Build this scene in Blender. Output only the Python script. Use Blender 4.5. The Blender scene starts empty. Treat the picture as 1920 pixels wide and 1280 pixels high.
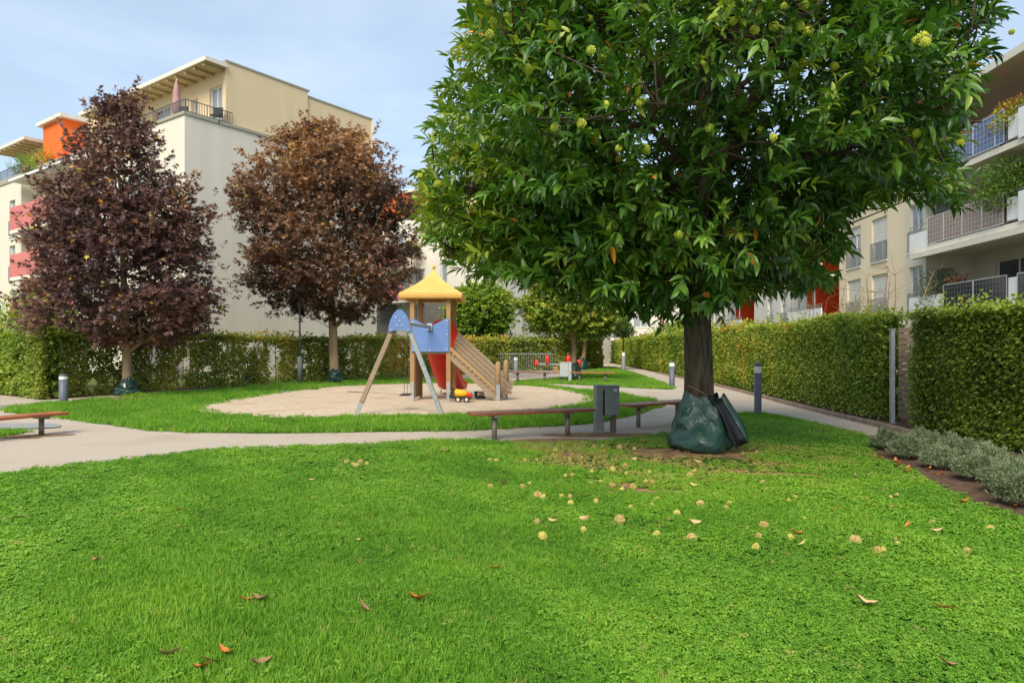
import bpy, bmesh, math, random
import numpy as np
from mathutils import Vector, Matrix
random.seed(7)
rng = np.random.default_rng(7)
scene = bpy.context.scene
COL = scene.collection

# ------------------------------------------------------------------ camera, sky, sun, exposure
F_PX, HOR, CAM_H = 1300.0, 655.0, 1.55          # focal length in photo pixels, horizon row, eye height
cam_data = bpy.data.cameras.new('camera')
cam_data.sensor_width = 36.0
cam_data.lens = 36.0 * F_PX / 1920.0
cam_data.shift_y = (HOR - 640.0) / 1920.0
cam_data.clip_start = 0.05
cam_data.clip_end = 2000.0
cam = bpy.data.objects.new('camera', cam_data)
cam.location = (0, 0, CAM_H)
cam.rotation_euler = (math.radians(90), 0, 0)
COL.objects.link(cam)
scene.camera = cam

SUN_AZ = math.radians(198.0)      # clockwise from +Y (view direction): behind the camera, a little to the left
SUN_EL = math.radians(46.0)
world = bpy.data.worlds.new('World')
scene.world = world
world.use_nodes = True
wn, wl_ = world.node_tree.nodes, world.node_tree.links
wn.clear()
w_out = wn.new('ShaderNodeOutputWorld')
w_bg = wn.new('ShaderNodeBackground')
w_bg.inputs['Strength'].default_value = 0.15
sky = wn.new('ShaderNodeTexSky')
sky.sky_type = 'NISHITA'
sky.sun_disc = False
sky.sun_elevation = SUN_EL
sky.sun_rotation = SUN_AZ
sky.air_density = 1.0
sky.dust_density = 1.0
sky.ozone_density = 1.6
w_tc = wn.new('ShaderNodeTexCoord')
w_map = wn.new('ShaderNodeMapping')
w_map.inputs['Scale'].default_value = (1.1, 1.1, 5.0)
w_map.inputs['Rotation'].default_value = (0.25, 0.18, 0.4)
w_noise = wn.new('ShaderNodeTexNoise')
w_noise.inputs['Scale'].default_value = 1.6
w_noise.inputs['Detail'].default_value = 7.0
w_noise.inputs['Roughness'].default_value = 0.55
w_noise.inputs['Distortion'].default_value = 0.5
w_ramp = wn.new('ShaderNodeValToRGB')
w_ramp.color_ramp.elements[0].position = 0.40
w_ramp.color_ramp.elements[0].color = (0.78, 0.78, 0.78, 1)
w_ramp.color_ramp.elements[1].position = 0.72
w_ramp.color_ramp.elements[1].color = (0.55, 0.55, 0.55, 1)
w_mix = wn.new('ShaderNodeMix')
w_mix.data_type = 'RGBA'
w_mix.inputs[7].default_value = (1.6, 1.95, 2.3, 1)       # thin high cloud veil
wl_.new(w_tc.outputs['Generated'], w_map.inputs['Vector'])
wl_.new(w_map.outputs['Vector'], w_noise.inputs['Vector'])
wl_.new(w_noise.outputs['Fac'], w_ramp.inputs['Fac'])
wl_.new(w_ramp.outputs['Color'], w_mix.inputs[0])
wl_.new(sky.outputs['Color'], w_mix.inputs[6])
w_ramp2 = wn.new('ShaderNodeValToRGB')          # faint brighter wisps
w_ramp2.color_ramp.elements[0].position = 0.46
w_ramp2.color_ramp.elements[0].color = (0, 0, 0, 1)
w_ramp2.color_ramp.elements[1].position = 0.70
w_ramp2.color_ramp.elements[1].color = (0.45, 0.45, 0.45, 1)
w_mix2 = wn.new('ShaderNodeMix')
w_mix2.data_type = 'RGBA'
w_mix2.inputs[7].default_value = (2.5, 2.75, 2.95, 1)
wl_.new(w_noise.outputs['Fac'], w_ramp2.inputs['Fac'])
wl_.new(w_ramp2.outputs['Color'], w_mix2.inputs[0])
wl_.new(w_mix.outputs[2], w_mix2.inputs[6])
wl_.new(w_mix2.outputs[2], w_bg.inputs['Color'])
wl_.new(w_bg.outputs['Background'], w_out.inputs['Surface'])

sun_data = bpy.data.lights.new('sun', 'SUN')
sun_data.energy = 2.0
sun_data.angle = math.radians(38.0)
sun_data.color = (1.0, 0.90, 0.74)
sun = bpy.data.objects.new('sun', sun_data)
sun_dir = Vector((math.sin(SUN_AZ) * math.cos(SUN_EL), math.cos(SUN_AZ) * math.cos(SUN_EL), math.sin(SUN_EL)))
sun.rotation_euler = sun_dir.to_track_quat('Z', 'Y').to_euler()
sun.location = (0, -20, 30)
COL.objects.link(sun)

vs = scene.view_settings
vs.view_transform = 'Standard'
vs.look = 'None'
vs.gamma = 1.0
vs.exposure = 1.22
vs.use_curve_mapping = False
scene.cycles.max_bounces = 6
scene.cycles.diffuse_bounces = 3
scene.cycles.glossy_bounces = 3
scene.cycles.transmission_bounces = 4
scene.cycles.transparent_max_bounces = 4
scene.cycles.use_denoising = True

# ------------------------------------------------------------------ helpers
def G(px, py):
    """point on the flat ground seen at photo pixel (px, py)"""
    d = F_PX * CAM_H / (py - HOR)
    return ((px - 960.0) / F_PX * d, d)

def AT(px, py, d):
    """point at depth d seen at photo pixel (px, py)"""
    return ((px - 960.0) / F_PX * d, d, CAM_H + (HOR - py) / F_PX * d)

def project(P):
    P = np.atleast_2d(P)
    return np.stack([960 + F_PX * P[:, 0] / P[:, 1], HOR - F_PX * (P[:, 2] - CAM_H) / P[:, 1]], 1)

def inside(poly, X, Y):
    poly = np.asarray(poly, float)
    X = np.asarray(X, float); Y = np.asarray(Y, float)
    r = np.zeros(X.shape, bool)
    x0, y0 = poly[:, 0], poly[:, 1]
    x1, y1 = np.roll(x0, -1), np.roll(y0, -1)
    for a, b, c, d in zip(x0, y0, x1, y1):
        if b == d: continue
        c_ = ((b > Y) != (d > Y)) & (X < (c - a) * (Y - b) / (d - b) + a)
        r ^= c_
    return r

def smooth_poly(pts, step=0.25, jitter=0.0, closed=True):
    pts = [np.array(p, float) for p in pts]
    n = len(pts); out = []
    r = random.Random(len(pts) * 31)
    for i in range(n if closed else n - 1):
        p0 = pts[(i - 1) % n] if (closed or i > 0) else pts[i]
        p1, p2 = pts[i], pts[(i + 1) % n]
        p3 = pts[(i + 2) % n] if (closed or i + 2 < n) else p2
        L = np.linalg.norm(p2 - p1)
        k = max(1, min(60, int(L / step)))
        for j in range(k):
            t = j / k
            q = 0.5 * ((2 * p1) + (-p0 + p2) * t + (2 * p0 - 5 * p1 + 4 * p2 - p3) * t * t + (-p0 + 3 * p1 - 3 * p2 + p3) * t ** 3)
            if jitter: q = q + np.array([r.gauss(0, jitter), r.gauss(0, jitter)])
            out.append(q)
    if not closed: out.append(pts[-1])
    return out

def wloc(o):
    v = Vector((0, 0, 0))
    while o is not None:
        v += o.location; o = o.parent
    return v

class MB:
    """collects shapes in world coordinates and links them as one mesh"""
    def __init__(self): self.v = []; self.f = []; self.sm = []
    def add(self, vs, fs, smooth=False):
        k = len(self.v)
        self.v.extend([tuple(map(float, p)) for p in vs])
        self.f.extend([tuple(i + k for i in f) for f in fs])
        self.sm.extend([smooth] * len(fs)); return self
    def box(self, x0, x1, y0, y1, z0, z1, M=None):
        vs = [(x, y, z) for z in (z0, z1) for y in (y0, y1) for x in (x0, x1)]
        if M is not None: vs = [tuple(M @ Vector(p)) for p in vs]
        return self.add(vs, [(0, 2, 3, 1), (4, 5, 7, 6), (0, 1, 5, 4), (2, 6, 7, 3), (0, 4, 6, 2), (1, 3, 7, 5)])
    def beam(self, p0, p1, w, h, up=(0, 0, 1)):
        p0, p1 = Vector(p0), Vector(p1)
        d = (p1 - p0); L = d.length; d.normalize()
        up = Vector(up)
        if abs(d.dot(up)) > 0.99: up = Vector((0, 1, 0))
        s = d.cross(up).normalized(); u = s.cross(d).normalized()
        M = Matrix((( s.x, d.x, u.x, p0.x), (s.y, d.y, u.y, p0.y), (s.z, d.z, u.z, p0.z), (0, 0, 0, 1)))
        return self.box(-w / 2, w / 2, 0, L, -h / 2, h / 2, M)
    def tube(self, pts, rad, n=10, caps=True, smooth=True):
        pts = [Vector(p) for p in pts]
        if not hasattr(rad, '__len__'): rad = [rad] * len(pts)
        rings = []; ref = None
        for i, p in enumerate(pts):
            t = (pts[min(i + 1, len(pts) - 1)] - pts[max(i - 1, 0)]).normalized()
            if ref is None:
                ref = Vector((1, 0, 0)) if abs(t.x) < 0.8 else Vector((0, 1, 0))
            a = (ref - t * ref.dot(t)).normalized(); b = t.cross(a); ref = a
            rings.append([p + (a * math.cos(2 * math.pi * j / n) + b * math.sin(2 * math.pi * j / n)) * rad[i] for j in range(n)])
        vs = [q for r in rings for q in r]; fs = []
        for i in range(len(pts) - 1):
            for j in range(n):
                fs.append((i * n + j, i * n + (j + 1) % n, (i + 1) * n + (j + 1) % n, (i + 1) * n + j))
        self.add(vs, fs, smooth)
        if caps:
            k = len(self.v) - len(vs)
            self.f.append(tuple(k + j for j in reversed(range(n)))); self.sm.append(False)
            self.f.append(tuple(k + (len(pts) - 1) * n + j for j in range(n))); self.sm.append(False)
        return self
    def lathe(self, c, prof, n=20, smooth=True):
        """prof: list of (radius, z) from bottom to top, round the vertical axis at c"""
        vs = []; fs = []
        for r, z in prof:
            for j in range(n):
                a = 2 * math.pi * j / n
                vs.append((c[0] + r * math.cos(a), c[1] + r * math.sin(a), c[2] + z))
        for i in range(len(prof) - 1):
            for j in range(n):
                fs.append((i * n + j, i * n + (j + 1) % n, (i + 1) * n + (j + 1) % n, (i + 1) * n + j))
        fs.append(tuple(reversed(range(n)))); fs.append(tuple((len(prof) - 1) * n + j for j in range(n)))
        return self.add(vs, fs, smooth)
    def prism(self, poly, M, h):
        """poly in local xy, extruded by h along local z, placed by matrix M"""
        n = len(poly)
        vs = [M @ Vector((x, y, 0)) for x, y in poly] + [M @ Vector((x, y, h)) for x, y in poly]
        fs = [tuple(reversed(range(n))), tuple(range(n, 2 * n))] + [(i, (i + 1) % n, n + (i + 1) % n, n + i) for i in range(n)]
        return self.add(vs, fs)
    def build(self, name, mat, parent=None, bevel=0.0, kind=None, origin=None):
        o0 = Vector(origin) if origin is not None else (wloc(parent) if parent is not None else Vector((0, 0, 0)))
        me = bpy.data.meshes.new(name)
        me.from_pydata([(p[0] - o0.x, p[1] - o0.y, p[2] - o0.z) for p in self.v], [], self.f)
        me.polygons.foreach_set('use_smooth', self.sm)
        me.materials.append(mat)
        ob = bpy.data.objects.new(name, me)
        COL.objects.link(ob)
        if origin is not None and parent is None: ob.location = o0
        if parent is not None: ob.parent = parent
        if bevel:
            m = ob.modifiers.new('bevel', 'BEVEL'); m.width = bevel; m.segments = 2; m.limit_method = 'ANGLE'
        if kind: ob['kind'] = kind
        me.update()
        return ob

def thing(name, loc, label, cat, group=None):
    o = bpy.data.objects.new(name, None)
    o.empty_display_size = 0.2
    o.location = loc
    COL.objects.link(o)
    o['label'] = label; o['category'] = cat
    if group: o['group'] = group
    return o

def tag(o, label, cat, group=None):
    o['label'] = label; o['category'] = cat
    if group: o['group'] = group
    return o

def copy_tree(o, parent=None):
    c = o.copy(); COL.objects.link(c); c.parent = parent
    for ch in list(o.children): copy_tree(ch, c)
    return c

# ------------------------------------------------------------------ materials
def mat(name, c1, c2=None, scale=8.0, rough=0.7, bump=0.0, bscale=None, detail=5.0, spec=0.3, metal=0.0, lo=0.35, hi=0.65, stretch=None, distort=0.0):
    m = bpy.data.materials.new(name); m.use_nodes = True
    nt = m.node_tree; n = nt.nodes; l = nt.links
    b = n['Principled BSDF']
    b.inputs['Roughness'].default_value = rough
    b.inputs['Metallic'].default_value = metal
    b.inputs['Specular IOR Level'].default_value = spec
    if c2 is None: c2 = tuple(x * 0.86 for x in c1)
    tc = n.new('ShaderNodeTexCoord'); mp = n.new('ShaderNodeMapping')
    if stretch: mp.inputs['Scale'].default_value = stretch
    l.new(tc.outputs['Object'], mp.inputs['Vector'])
    ns = n.new('ShaderNodeTexNoise'); ns.inputs['Scale'].default_value = scale; ns.inputs['Detail'].default_value = detail
    ns.inputs['Roughness'].default_value = 0.6; ns.inputs['Distortion'].default_value = distort
    l.new(mp.outputs['Vector'], ns.inputs['Vector'])
    rp = n.new('ShaderNodeValToRGB')
    rp.color_ramp.elements[0].position = lo; rp.color_ramp.elements[0].color = (*c1, 1)
    rp.color_ramp.elements[1].position = hi; rp.color_ramp.elements[1].color = (*c2, 1)
    l.new(ns.outputs['Fac'], rp.inputs['Fac'])
    l.new(rp.outputs['Color'], b.inputs['Base Color'])
    if bump:
        n2 = n.new('ShaderNodeTexNoise'); n2.inputs['Scale'].default_value = bscale or scale * 4; n2.inputs['Detail'].default_value = 6
        l.new(mp.outputs['Vector'], n2.inputs['Vector'])
        bp = n.new('ShaderNodeBump'); bp.inputs['Strength'].default_value = bump; bp.inputs['Distance'].default_value = 0.02
        l.new(n2.outputs['Fac'], bp.inputs['Height']); l.new(bp.outputs['Normal'], b.inputs['Normal'])
    return m

def leaf_mat(name, stops, rough=0.45, trans=0.25, spec=0.35, instancer=False):
    """colour by the leaf's own tint (0..1)"""
    m = bpy.data.materials.new(name); m.use_nodes = True
    n = m.node_tree.nodes; l = m.node_tree.links
    b = n['Principled BSDF']; out = n['Material Output']
    b.inputs['Roughness'].default_value = rough; b.inputs['Specular IOR Level'].default_value = spec
    at = n.new('ShaderNodeAttribute'); at.attribute_name = 'tint'
    if instancer: at.attribute_type = 'INSTANCER'
    rp = n.new('ShaderNodeValToRGB'); cr = rp.color_ramp
    while len(cr.elements) < len(stops): cr.elements.new(0.5)
    for e, (p, c) in zip(cr.elements, stops): e.position = p; e.color = (*c, 1)
    l.new(at.outputs['Fac'], rp.inputs['Fac'])
    l.new(rp.outputs['Color'], b.inputs['Base Color'])
    tr = n.new('ShaderNodeBsdfTranslucent')
    hs = n.new('ShaderNodeHueSaturation'); hs.inputs['Saturation'].default_value = 1.1; hs.inputs['Value'].default_value = 1.5
    l.new(rp.outputs['Color'], hs.inputs['Color']); l.new(hs.outputs['Color'], tr.inputs['Color'])
    mx = n.new('ShaderNodeMixShader'); mx.inputs[0].default_value = trans
    l.new(b.outputs[0], mx.inputs[1]); l.new(tr.outputs[0], mx.inputs[2]); l.new(mx.outputs[0], out.inputs['Surface'])
    return m

M = {}
M['plaster_white'] = mat('plaster_white', (0.70, 0.645, 0.54), (0.64, 0.585, 0.48), 0.9, 0.9, 0.08, 60, stretch=(1.4, 1.4, 0.13), lo=0.3, hi=0.75)
M['plaster_cream'] = mat('plaster_cream', (0.72, 0.57, 0.36), (0.66, 0.51, 0.31), 0.9, 0.9, 0.08, 60, stretch=(1.4, 1.4, 0.13), lo=0.3, hi=0.75)
M['plaster_beige'] = mat('plaster_beige', (0.80, 0.67, 0.47), (0.75, 0.62, 0.43), 0.5, 0.9, 0.08, 60)
M['plaster_far'] = mat('plaster_far', (0.74, 0.70, 0.62), (0.69, 0.65, 0.57), 0.5, 0.9, 0.05, 60)
M['orange'] = mat('orange_render', (0.86, 0.17, 0.03), (0.80, 0.14, 0.025), 0.8, 0.85, 0.05, 50)
M['red_orange'] = mat('red_orange_render', (0.78, 0.09, 0.015), (0.70, 0.075, 0.012), 0.8, 0.85, 0.05, 50)
M['pink'] = mat('pink_render', (0.60, 0.20, 0.18), (0.54, 0.17, 0.16), 0.8, 0.85, 0.05, 50)
M['coping'] = mat('coping_metal', (0.36, 0.34, 0.26), (0.32, 0.30, 0.23), 3, 0.5)
M['fascia'] = mat('fascia_paint', (0.72, 0.68, 0.58), (0.66, 0.62, 0.52), 2, 0.7)
M['soffit'] = mat('soffit_timber', (0.50, 0.40, 0.22), (0.42, 0.33, 0.17), 3, 0.8)
M['soffit_brown'] = mat('soffit_brown', (0.48, 0.36, 0.28), (0.43, 0.32, 0.24), 3, 0.8)
M['rail'] = mat('rail_metal', (0.16, 0.16, 0.14), (0.12, 0.12, 0.11), 10, 0.5, metal=0.4)
M['rail_grey'] = mat('rail_grey', (0.34, 0.35, 0.35), (0.28, 0.29, 0.29), 10, 0.5, metal=0.3)
M['frame_white'] = mat('frame_white', (0.80, 0.79, 0.75), (0.74, 0.73, 0.69), 4, 0.5)
M['frame_grey'] = mat('frame_grey', (0.25, 0.24, 0.22), (0.2, 0.19, 0.18), 4, 0.5)
M['shutter'] = mat('roller_shutter', (0.72, 0.70, 0.63), (0.66, 0.64, 0.57), 2, 0.6)
M['glass'] = mat('window_glass', (0.20, 0.24, 0.27), (0.34, 0.36, 0.36), 0.5, 0.06, spec=0.9)  # pale tone of reflected sky and curtains put into the base colour
M['glass_dark'] = mat('window_glass_dark', (0.05, 0.06, 0.08), (0.09, 0.10, 0.12), 0.6, 0.06, spec=0.9)
M['panel_white'] = mat('balcony_white_panel', (0.80, 0.80, 0.78), (0.74, 0.74, 0.72), 3, 0.5)
M['slab'] = mat('balcony_slab', (0.78, 0.73, 0.62), (0.70, 0.65, 0.54), 1.5, 0.85)
M['solar_blue'] = mat('solar_blue', (0.035, 0.06, 0.16), (0.05, 0.08, 0.19), 4, 0.12, spec=0.8)
M['solar_brown'] = mat('solar_brown', (0.22, 0.15, 0.12), (0.27, 0.19, 0.15), 2, 0.12, spec=0.8)
M['solar_black'] = mat('solar_black', (0.018, 0.018, 0.035), (0.03, 0.025, 0.05), 2, 0.10, spec=0.8)
M['alu'] = mat('aluminium', (0.70, 0.70, 0.70), (0.62, 0.62, 0.62), 6, 0.35, metal=0.5)
M['galv'] = mat('galvanised_steel', (0.46, 0.48, 0.48), (0.34, 0.36, 0.37), 14, 0.42, 0.05, 40, metal=0.55)
M['bark_chestnut'] = mat('bark_chestnut', (0.040, 0.027, 0.018), (0.135, 0.098, 0.066), 20, 0.95, 1.0, 26, stretch=(1, 1, 0.14))
M['bark_maple'] = mat('bark_maple', (0.46, 0.33, 0.20), (0.27, 0.18, 0.10), 5, 0.95, 0.5, 26, stretch=(1, 1, 0.25))
M['bark_dark'] = mat('bark_dark', (0.05, 0.035, 0.022), (0.09, 0.065, 0.04), 9, 0.95, 0.4, 30)
M['bark_dry'] = mat('bark_dry', (0.30, 0.20, 0.12), (0.20, 0.13, 0.08), 9, 0.95, 0.2, 30)
M['wood'] = mat('weathered_timber', (0.36, 0.24, 0.13), (0.22, 0.145, 0.085), 5, 0.8, 0.35, 30, stretch=(5, 5, 0.7), lo=0.3, hi=0.7)
M['wood_light'] = mat('pale_timber', (0.44, 0.29, 0.14), (0.30, 0.20, 0.105), 6, 0.75, 0.3, 30, stretch=(1, 6, 6), lo=0.3, hi=0.7)
M['wood_post'] = mat('timber_post', (0.42, 0.24, 0.10), (0.30, 0.18, 0.09), 5, 0.75, 0.3, 30, stretch=(6, 6, 0.8), lo=0.3, hi=0.7)
M['wood_grey'] = mat('greyed_timber', (0.34, 0.26, 0.19), (0.21, 0.155, 0.11), 4, 0.85, 0.35, 24, stretch=(1, 1, 8), lo=0.3, hi=0.7)
M['wood_ramp'] = mat('sunbleached_timber', (0.38, 0.28, 0.185), (0.25, 0.185, 0.125), 6, 0.8, 0.3, 30, stretch=(1, 6, 6), lo=0.3, hi=0.7)
M['bench_wood'] = mat('oiled_bench_board', (0.30, 0.105, 0.05), (0.20, 0.07, 0.04), 3, 0.5, 0.2, 30, stretch=(1, 1, 6), spec=0.35)
M['bench_orange'] = mat('orange_bench_board', (0.42, 0.14, 0.05), (0.30, 0.09, 0.035), 3, 0.5, 0.2, 30, stretch=(1, 1, 6), spec=0.35)
M['bench_leg'] = mat('bench_leg_steel', (0.24, 0.21, 0.17), (0.17, 0.15, 0.12), 10, 0.55, 0.1, metal=0.3)
M['bollard'] = mat('bollard_paint', (0.12, 0.13, 0.165), (0.09, 0.10, 0.13), 12, 0.45, 0.06, 40, spec=0.4)
M['bollard_pale'] = mat('bollard_grey_paint', (0.22, 0.23, 0.25), (0.17, 0.18, 0.20), 12, 0.5, 0.06, 40)
M['opal'] = mat('opal_diffuser', (0.82, 0.81, 0.74), (0.76, 0.75, 0.67), 8, 0.35)
M['bin'] = mat('bin_paint', (0.25, 0.255, 0.245), (0.20, 0.205, 0.20), 7, 0.45, 0.05, 60, spec=0.4)
M['bin_pale'] = mat('bin_grey_paint', (0.46, 0.48, 0.49), (0.38, 0.40, 0.41), 6, 0.5, 0.03, 60)
M['bin_post'] = mat('bin_post_rust', (0.20, 0.16, 0.12), (0.13, 0.095, 0.065), 9, 0.7, 0.2)
M['blue'] = mat('blue_playboard', (0.135, 0.235, 0.50), (0.12, 0.21, 0.45), 2.5, 0.5, 0.03, 80, spec=0.35)
M['yellow'] = mat('yellow_tent_roof', (0.72, 0.44, 0.12), (0.67, 0.39, 0.10), 3, 0.6, 0.06, 30)
M['red'] = mat('red_plastic_slide', (0.82, 0.035, 0.012), (0.74, 0.03, 0.01), 3, 0.35, spec=0.45)
M['red_toy'] = mat('red_toy_plastic', (0.70, 0.035, 0.02), (0.60, 0.03, 0.015), 4, 0.4)
M['yellow_toy'] = mat('yellow_toy_plastic', (0.80, 0.42, 0.01), (0.74, 0.38, 0.01), 4, 0.4)
M['black'] = mat('black_plastic', (0.018, 0.018, 0.018), (0.03, 0.028, 0.025), 8, 0.5)
M['hub'] = mat('cream_hub', (0.70, 0.66, 0.55), (0.62, 0.58, 0.47), 8, 0.5)
M['bag'] = mat('green_tarpaulin', (0.016, 0.052, 0.040), (0.022, 0.066, 0.050), 2.5, 0.40, 1.0, 7, spec=0.55, distort=1.0)
M['bag_in'] = mat('bag_black', (0.008, 0.009, 0.011), (0.014, 0.014, 0.016), 6, 0.4)
M['rope'] = mat('rope', (0.30, 0.22, 0.13), (0.2, 0.14, 0.08), 20, 0.9)
M['parasol'] = mat('parasol_cloth', (0.46, 0.27, 0.26), (0.40, 0.23, 0.22), 4, 0.9)
M['terracotta'] = mat('terracotta', (0.34, 0.15, 0.08), (0.28, 0.12, 0.07), 8, 0.9)
M['kerb'] = mat('kerb_concrete', (0.36, 0.27, 0.20), (0.24, 0.18, 0.13), 5, 0.95, 0.3, 40)
M['mat_grey'] = mat('rubber_mat', (0.30, 0.30, 0.29), (0.24, 0.25, 0.23), 6, 0.95, 0.1, 40)
M['soil'] = mat('bed_soil', (0.075, 0.042, 0.028), (0.16, 0.095, 0.06), 14, 1.0, 0.9, 40)
M['asphalt'] = mat('path_asphalt', (0.30, 0.265, 0.225), (0.24, 0.21, 0.18), 1.2, 0.95, 0.15, 80)
M['burr'] = mat('chestnut_husk', (0.55, 0.50, 0.13), (0.44, 0.38, 0.09), 30, 0.9)
M['burr_tan'] = mat('dry_chestnut_husk', (0.52, 0.40, 0.16), (0.36, 0.25, 0.09), 30, 0.9)
M['burr_tree'] = mat('fresh_chestnut_husk', (0.52, 0.56, 0.08), (0.42, 0.46, 0.06), 30, 0.9)
M['leaf_orange'] = mat('dry_leaf_orange', (0.62, 0.21, 0.035), (0.45, 0.14, 0.03), 25, 0.7)
M['leaf_pale'] = mat('dry_leaf_pale', (0.66, 0.46, 0.24), (0.52, 0.33, 0.15), 25, 0.75)
M['leaf_brown'] = mat('dry_leaf_brown', (0.34, 0.20, 0.10), (0.24, 0.14, 0.07), 25, 0.8)

def two_scale_mat(name, a, b, c, s1, s2, rough=1.0, bump=0.5, bscale=120, lo=0.4, hi=0.62):
    m = mat(name, a, b, s1, rough, bump, bscale, spec=0.1)
    n = m.node_tree.nodes; l = m.node_tree.links
    bs = n['Principled BSDF']
    src = bs.inputs['Base Color'].links[0].from_socket
    ns = n.new('ShaderNodeTexNoise'); ns.inputs['Scale'].default_value = s2; ns.inputs['Detail'].default_value = 6
    tc = [x for x in n if x.type == 'TEX_COORD'][0]
    l.new(tc.outputs['Object'], ns.inputs['Vector'])
    rp = n.new('ShaderNodeValToRGB')
    rp.color_ramp.elements[0].position = lo; rp.color_ramp.elements[0].color = (0, 0, 0, 1)
    rp.color_ramp.elements[1].position = hi; rp.color_ramp.elements[1].color = (1, 1, 1, 1)
    l.new(ns.outputs['Fac'], rp.inputs['Fac'])
    mx = n.new('ShaderNodeMix'); mx.data_type = 'RGBA'
    l.new(rp.outputs['Color'], mx.inputs[0]); l.new(src, mx.inputs[6]); mx.inputs[7].default_value = (*c, 1)
    l.new(mx.outputs[2], bs.inputs['Base Color'])
    return m

M['gravel'] = two_scale_mat('path_gravel', (0.54, 0.465, 0.375), (0.375, 0.32, 0.255), (0.42, 0.34, 0.255), 42, 0.7, bump=0.6, bscale=70, lo=0.5, hi=0.72)
M['sand'] = two_scale_mat('play_sand', (0.55, 0.44, 0.32), (0.46, 0.36, 0.25), (0.42, 0.29, 0.17), 5, 0.9, bump=1.0, bscale=7, lo=0.55, hi=0.75)
M['lawn'] = two_scale_mat('lawn_ground', (0.030, 0.085, 0.010), (0.055, 0.14, 0.014), (0.10, 0.15, 0.02), 30, 1.1, bump=0.6, bscale=60, lo=0.5, hi=0.8)
M['rough_ground'] = two_scale_mat('rough_ground', (0.055, 0.12, 0.02), (0.09, 0.16, 0.03), (0.16, 0.12, 0.06), 12, 0.4)
M['dirt'] = two_scale_mat('bare_earth', (0.36, 0.235, 0.125), (0.28, 0.175, 0.09), (0.19, 0.115, 0.062), 20, 5, bump=0.7, bscale=50)

# brick of the far block's lower storeys
mb_ = bpy.data.materials.new('dark_brick'); mb_.use_nodes = True
_n = mb_.node_tree.nodes; _l = mb_.node_tree.links
_tc = _n.new('ShaderNodeTexCoord'); _sx = _n.new('ShaderNodeSeparateXYZ'); _cx = _n.new('ShaderNodeCombineXYZ'); _bt = _n.new('ShaderNodeTexBrick')
_l.new(_tc.outputs['Object'], _sx.inputs[0]); _l.new(_sx.outputs['X'], _cx.inputs['X']); _l.new(_sx.outputs['Z'], _cx.inputs['Y'])
_l.new(_cx.outputs[0], _bt.inputs['Vector'])
_bt.inputs['Color1'].default_value = (0.115, 0.10, 0.095, 1); _bt.inputs['Color2'].default_value = (0.16, 0.14, 0.13, 1); _bt.inputs['Mortar'].default_value = (0.24, 0.22, 0.20, 1)
_bt.inputs['Scale'].default_value = 1.0; _bt.inputs['Mortar Size'].default_value = 0.018
_bt.inputs['Brick Width'].default_value = 0.42; _bt.inputs['Row Height'].default_value = 0.15
_l.new(_bt.outputs['Color'], _n['Principled BSDF'].inputs['Base Color']); _n['Principled BSDF'].inputs['Roughness'].default_value = 0.9
M['brick'] = mb_

# foliage
M['lf_chestnut'] = leaf_mat('chestnut_leaf', [(0.0, (0.0228, 0.066, 0.0144)), (0.45, (0.057, 0.1452, 0.0201)), (0.80, (0.1425, 0.264, 0.0287)), (0.94, (0.304, 0.363, 0.0431)), (0.985, (0.76, 0.2805, 0.0431)), (1.0, (0.798, 0.231, 0.0431))], 0.34, 0.22, 0.5)
M['lf_maple'] = leaf_mat('purple_maple_leaf', [(0.0, (0.0576, 0.0311, 0.0352)), (0.45, (0.1512, 0.0777, 0.0653)), (0.75, (0.306, 0.1554, 0.0754)), (0.92, (0.5402, 0.2527, 0.0628)), (0.97, (0.4321, 0.4275, 0.0502)), (1.0, (1.2245, 0.4663, 0.0754))], 0.42, 0.15, 0.4)
M['lf_maple2'] = leaf_mat('bronze_maple_leaf', [(0.0, (0.0684, 0.0414, 0.031)), (0.4, (0.1851, 0.1019, 0.0621)), (0.75, (0.3703, 0.1973, 0.088)), (0.92, (0.5982, 0.3023, 0.0776)), (0.97, (0.4273, 0.4137, 0.0776)), (1.0, (1.0253, 0.4455, 0.0776))], 0.42, 0.18, 0.4)
M['lf_ball'] = leaf_mat('ball_maple_leaf', [(0.0, (0.088, 0.1613, 0.0176)), (0.5, (0.1955, 0.313, 0.0323)), (0.85, (0.3715, 0.4554, 0.0515)), (1.0, (0.782, 0.5123, 0.0735))], 0.5, 0.25)
M['lf_ball2'] = leaf_mat('ball_maple_leaf_yellowing', [(0.0, (0.0828, 0.1472, 0.0176)), (0.4, (0.2024, 0.2944, 0.0368)), (0.75, (0.4232, 0.4324, 0.0662)), (1.0, (0.8464, 0.4784, 0.0735))], 0.5, 0.25)
M['lf_hedge'] = leaf_mat('hornbeam_leaf', [(0.0, (0.0601, 0.1144, 0.0149)), (0.45, (0.18, 0.264, 0.0297)), (0.8, (0.343, 0.4136, 0.052)), (0.93, (0.463, 0.3872, 0.0594)), (1.0, (0.5145, 0.2288, 0.0446))], 0.45, 0.28)
M['lf_hedge_back'] = leaf_mat('autumn_hornbeam_leaf', [(0.0, (0.1008, 0.1449, 0.0232)), (0.4, (0.252, 0.302, 0.0426)), (0.75, (0.4788, 0.4347, 0.0678)), (0.92, (0.6552, 0.4105, 0.0678)), (1.0, (0.7056, 0.2656, 0.0581))], 0.5, 0.28)
M['lf_bush'] = leaf_mat('bush_leaf', [(0.0, (0.045, 0.1015, 0.0144)), (0.5, (0.135, 0.2465, 0.0264)), (1.0, (0.3, 0.3915, 0.048))], 0.5, 0.25)
M['lf_olive'] = leaf_mat('olive_leaf', [(0.0, (0.06, 0.085, 0.04)), (0.6, (0.14, 0.17, 0.09)), (1.0, (0.24, 0.26, 0.15))], 0.6, 0.2)
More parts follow.
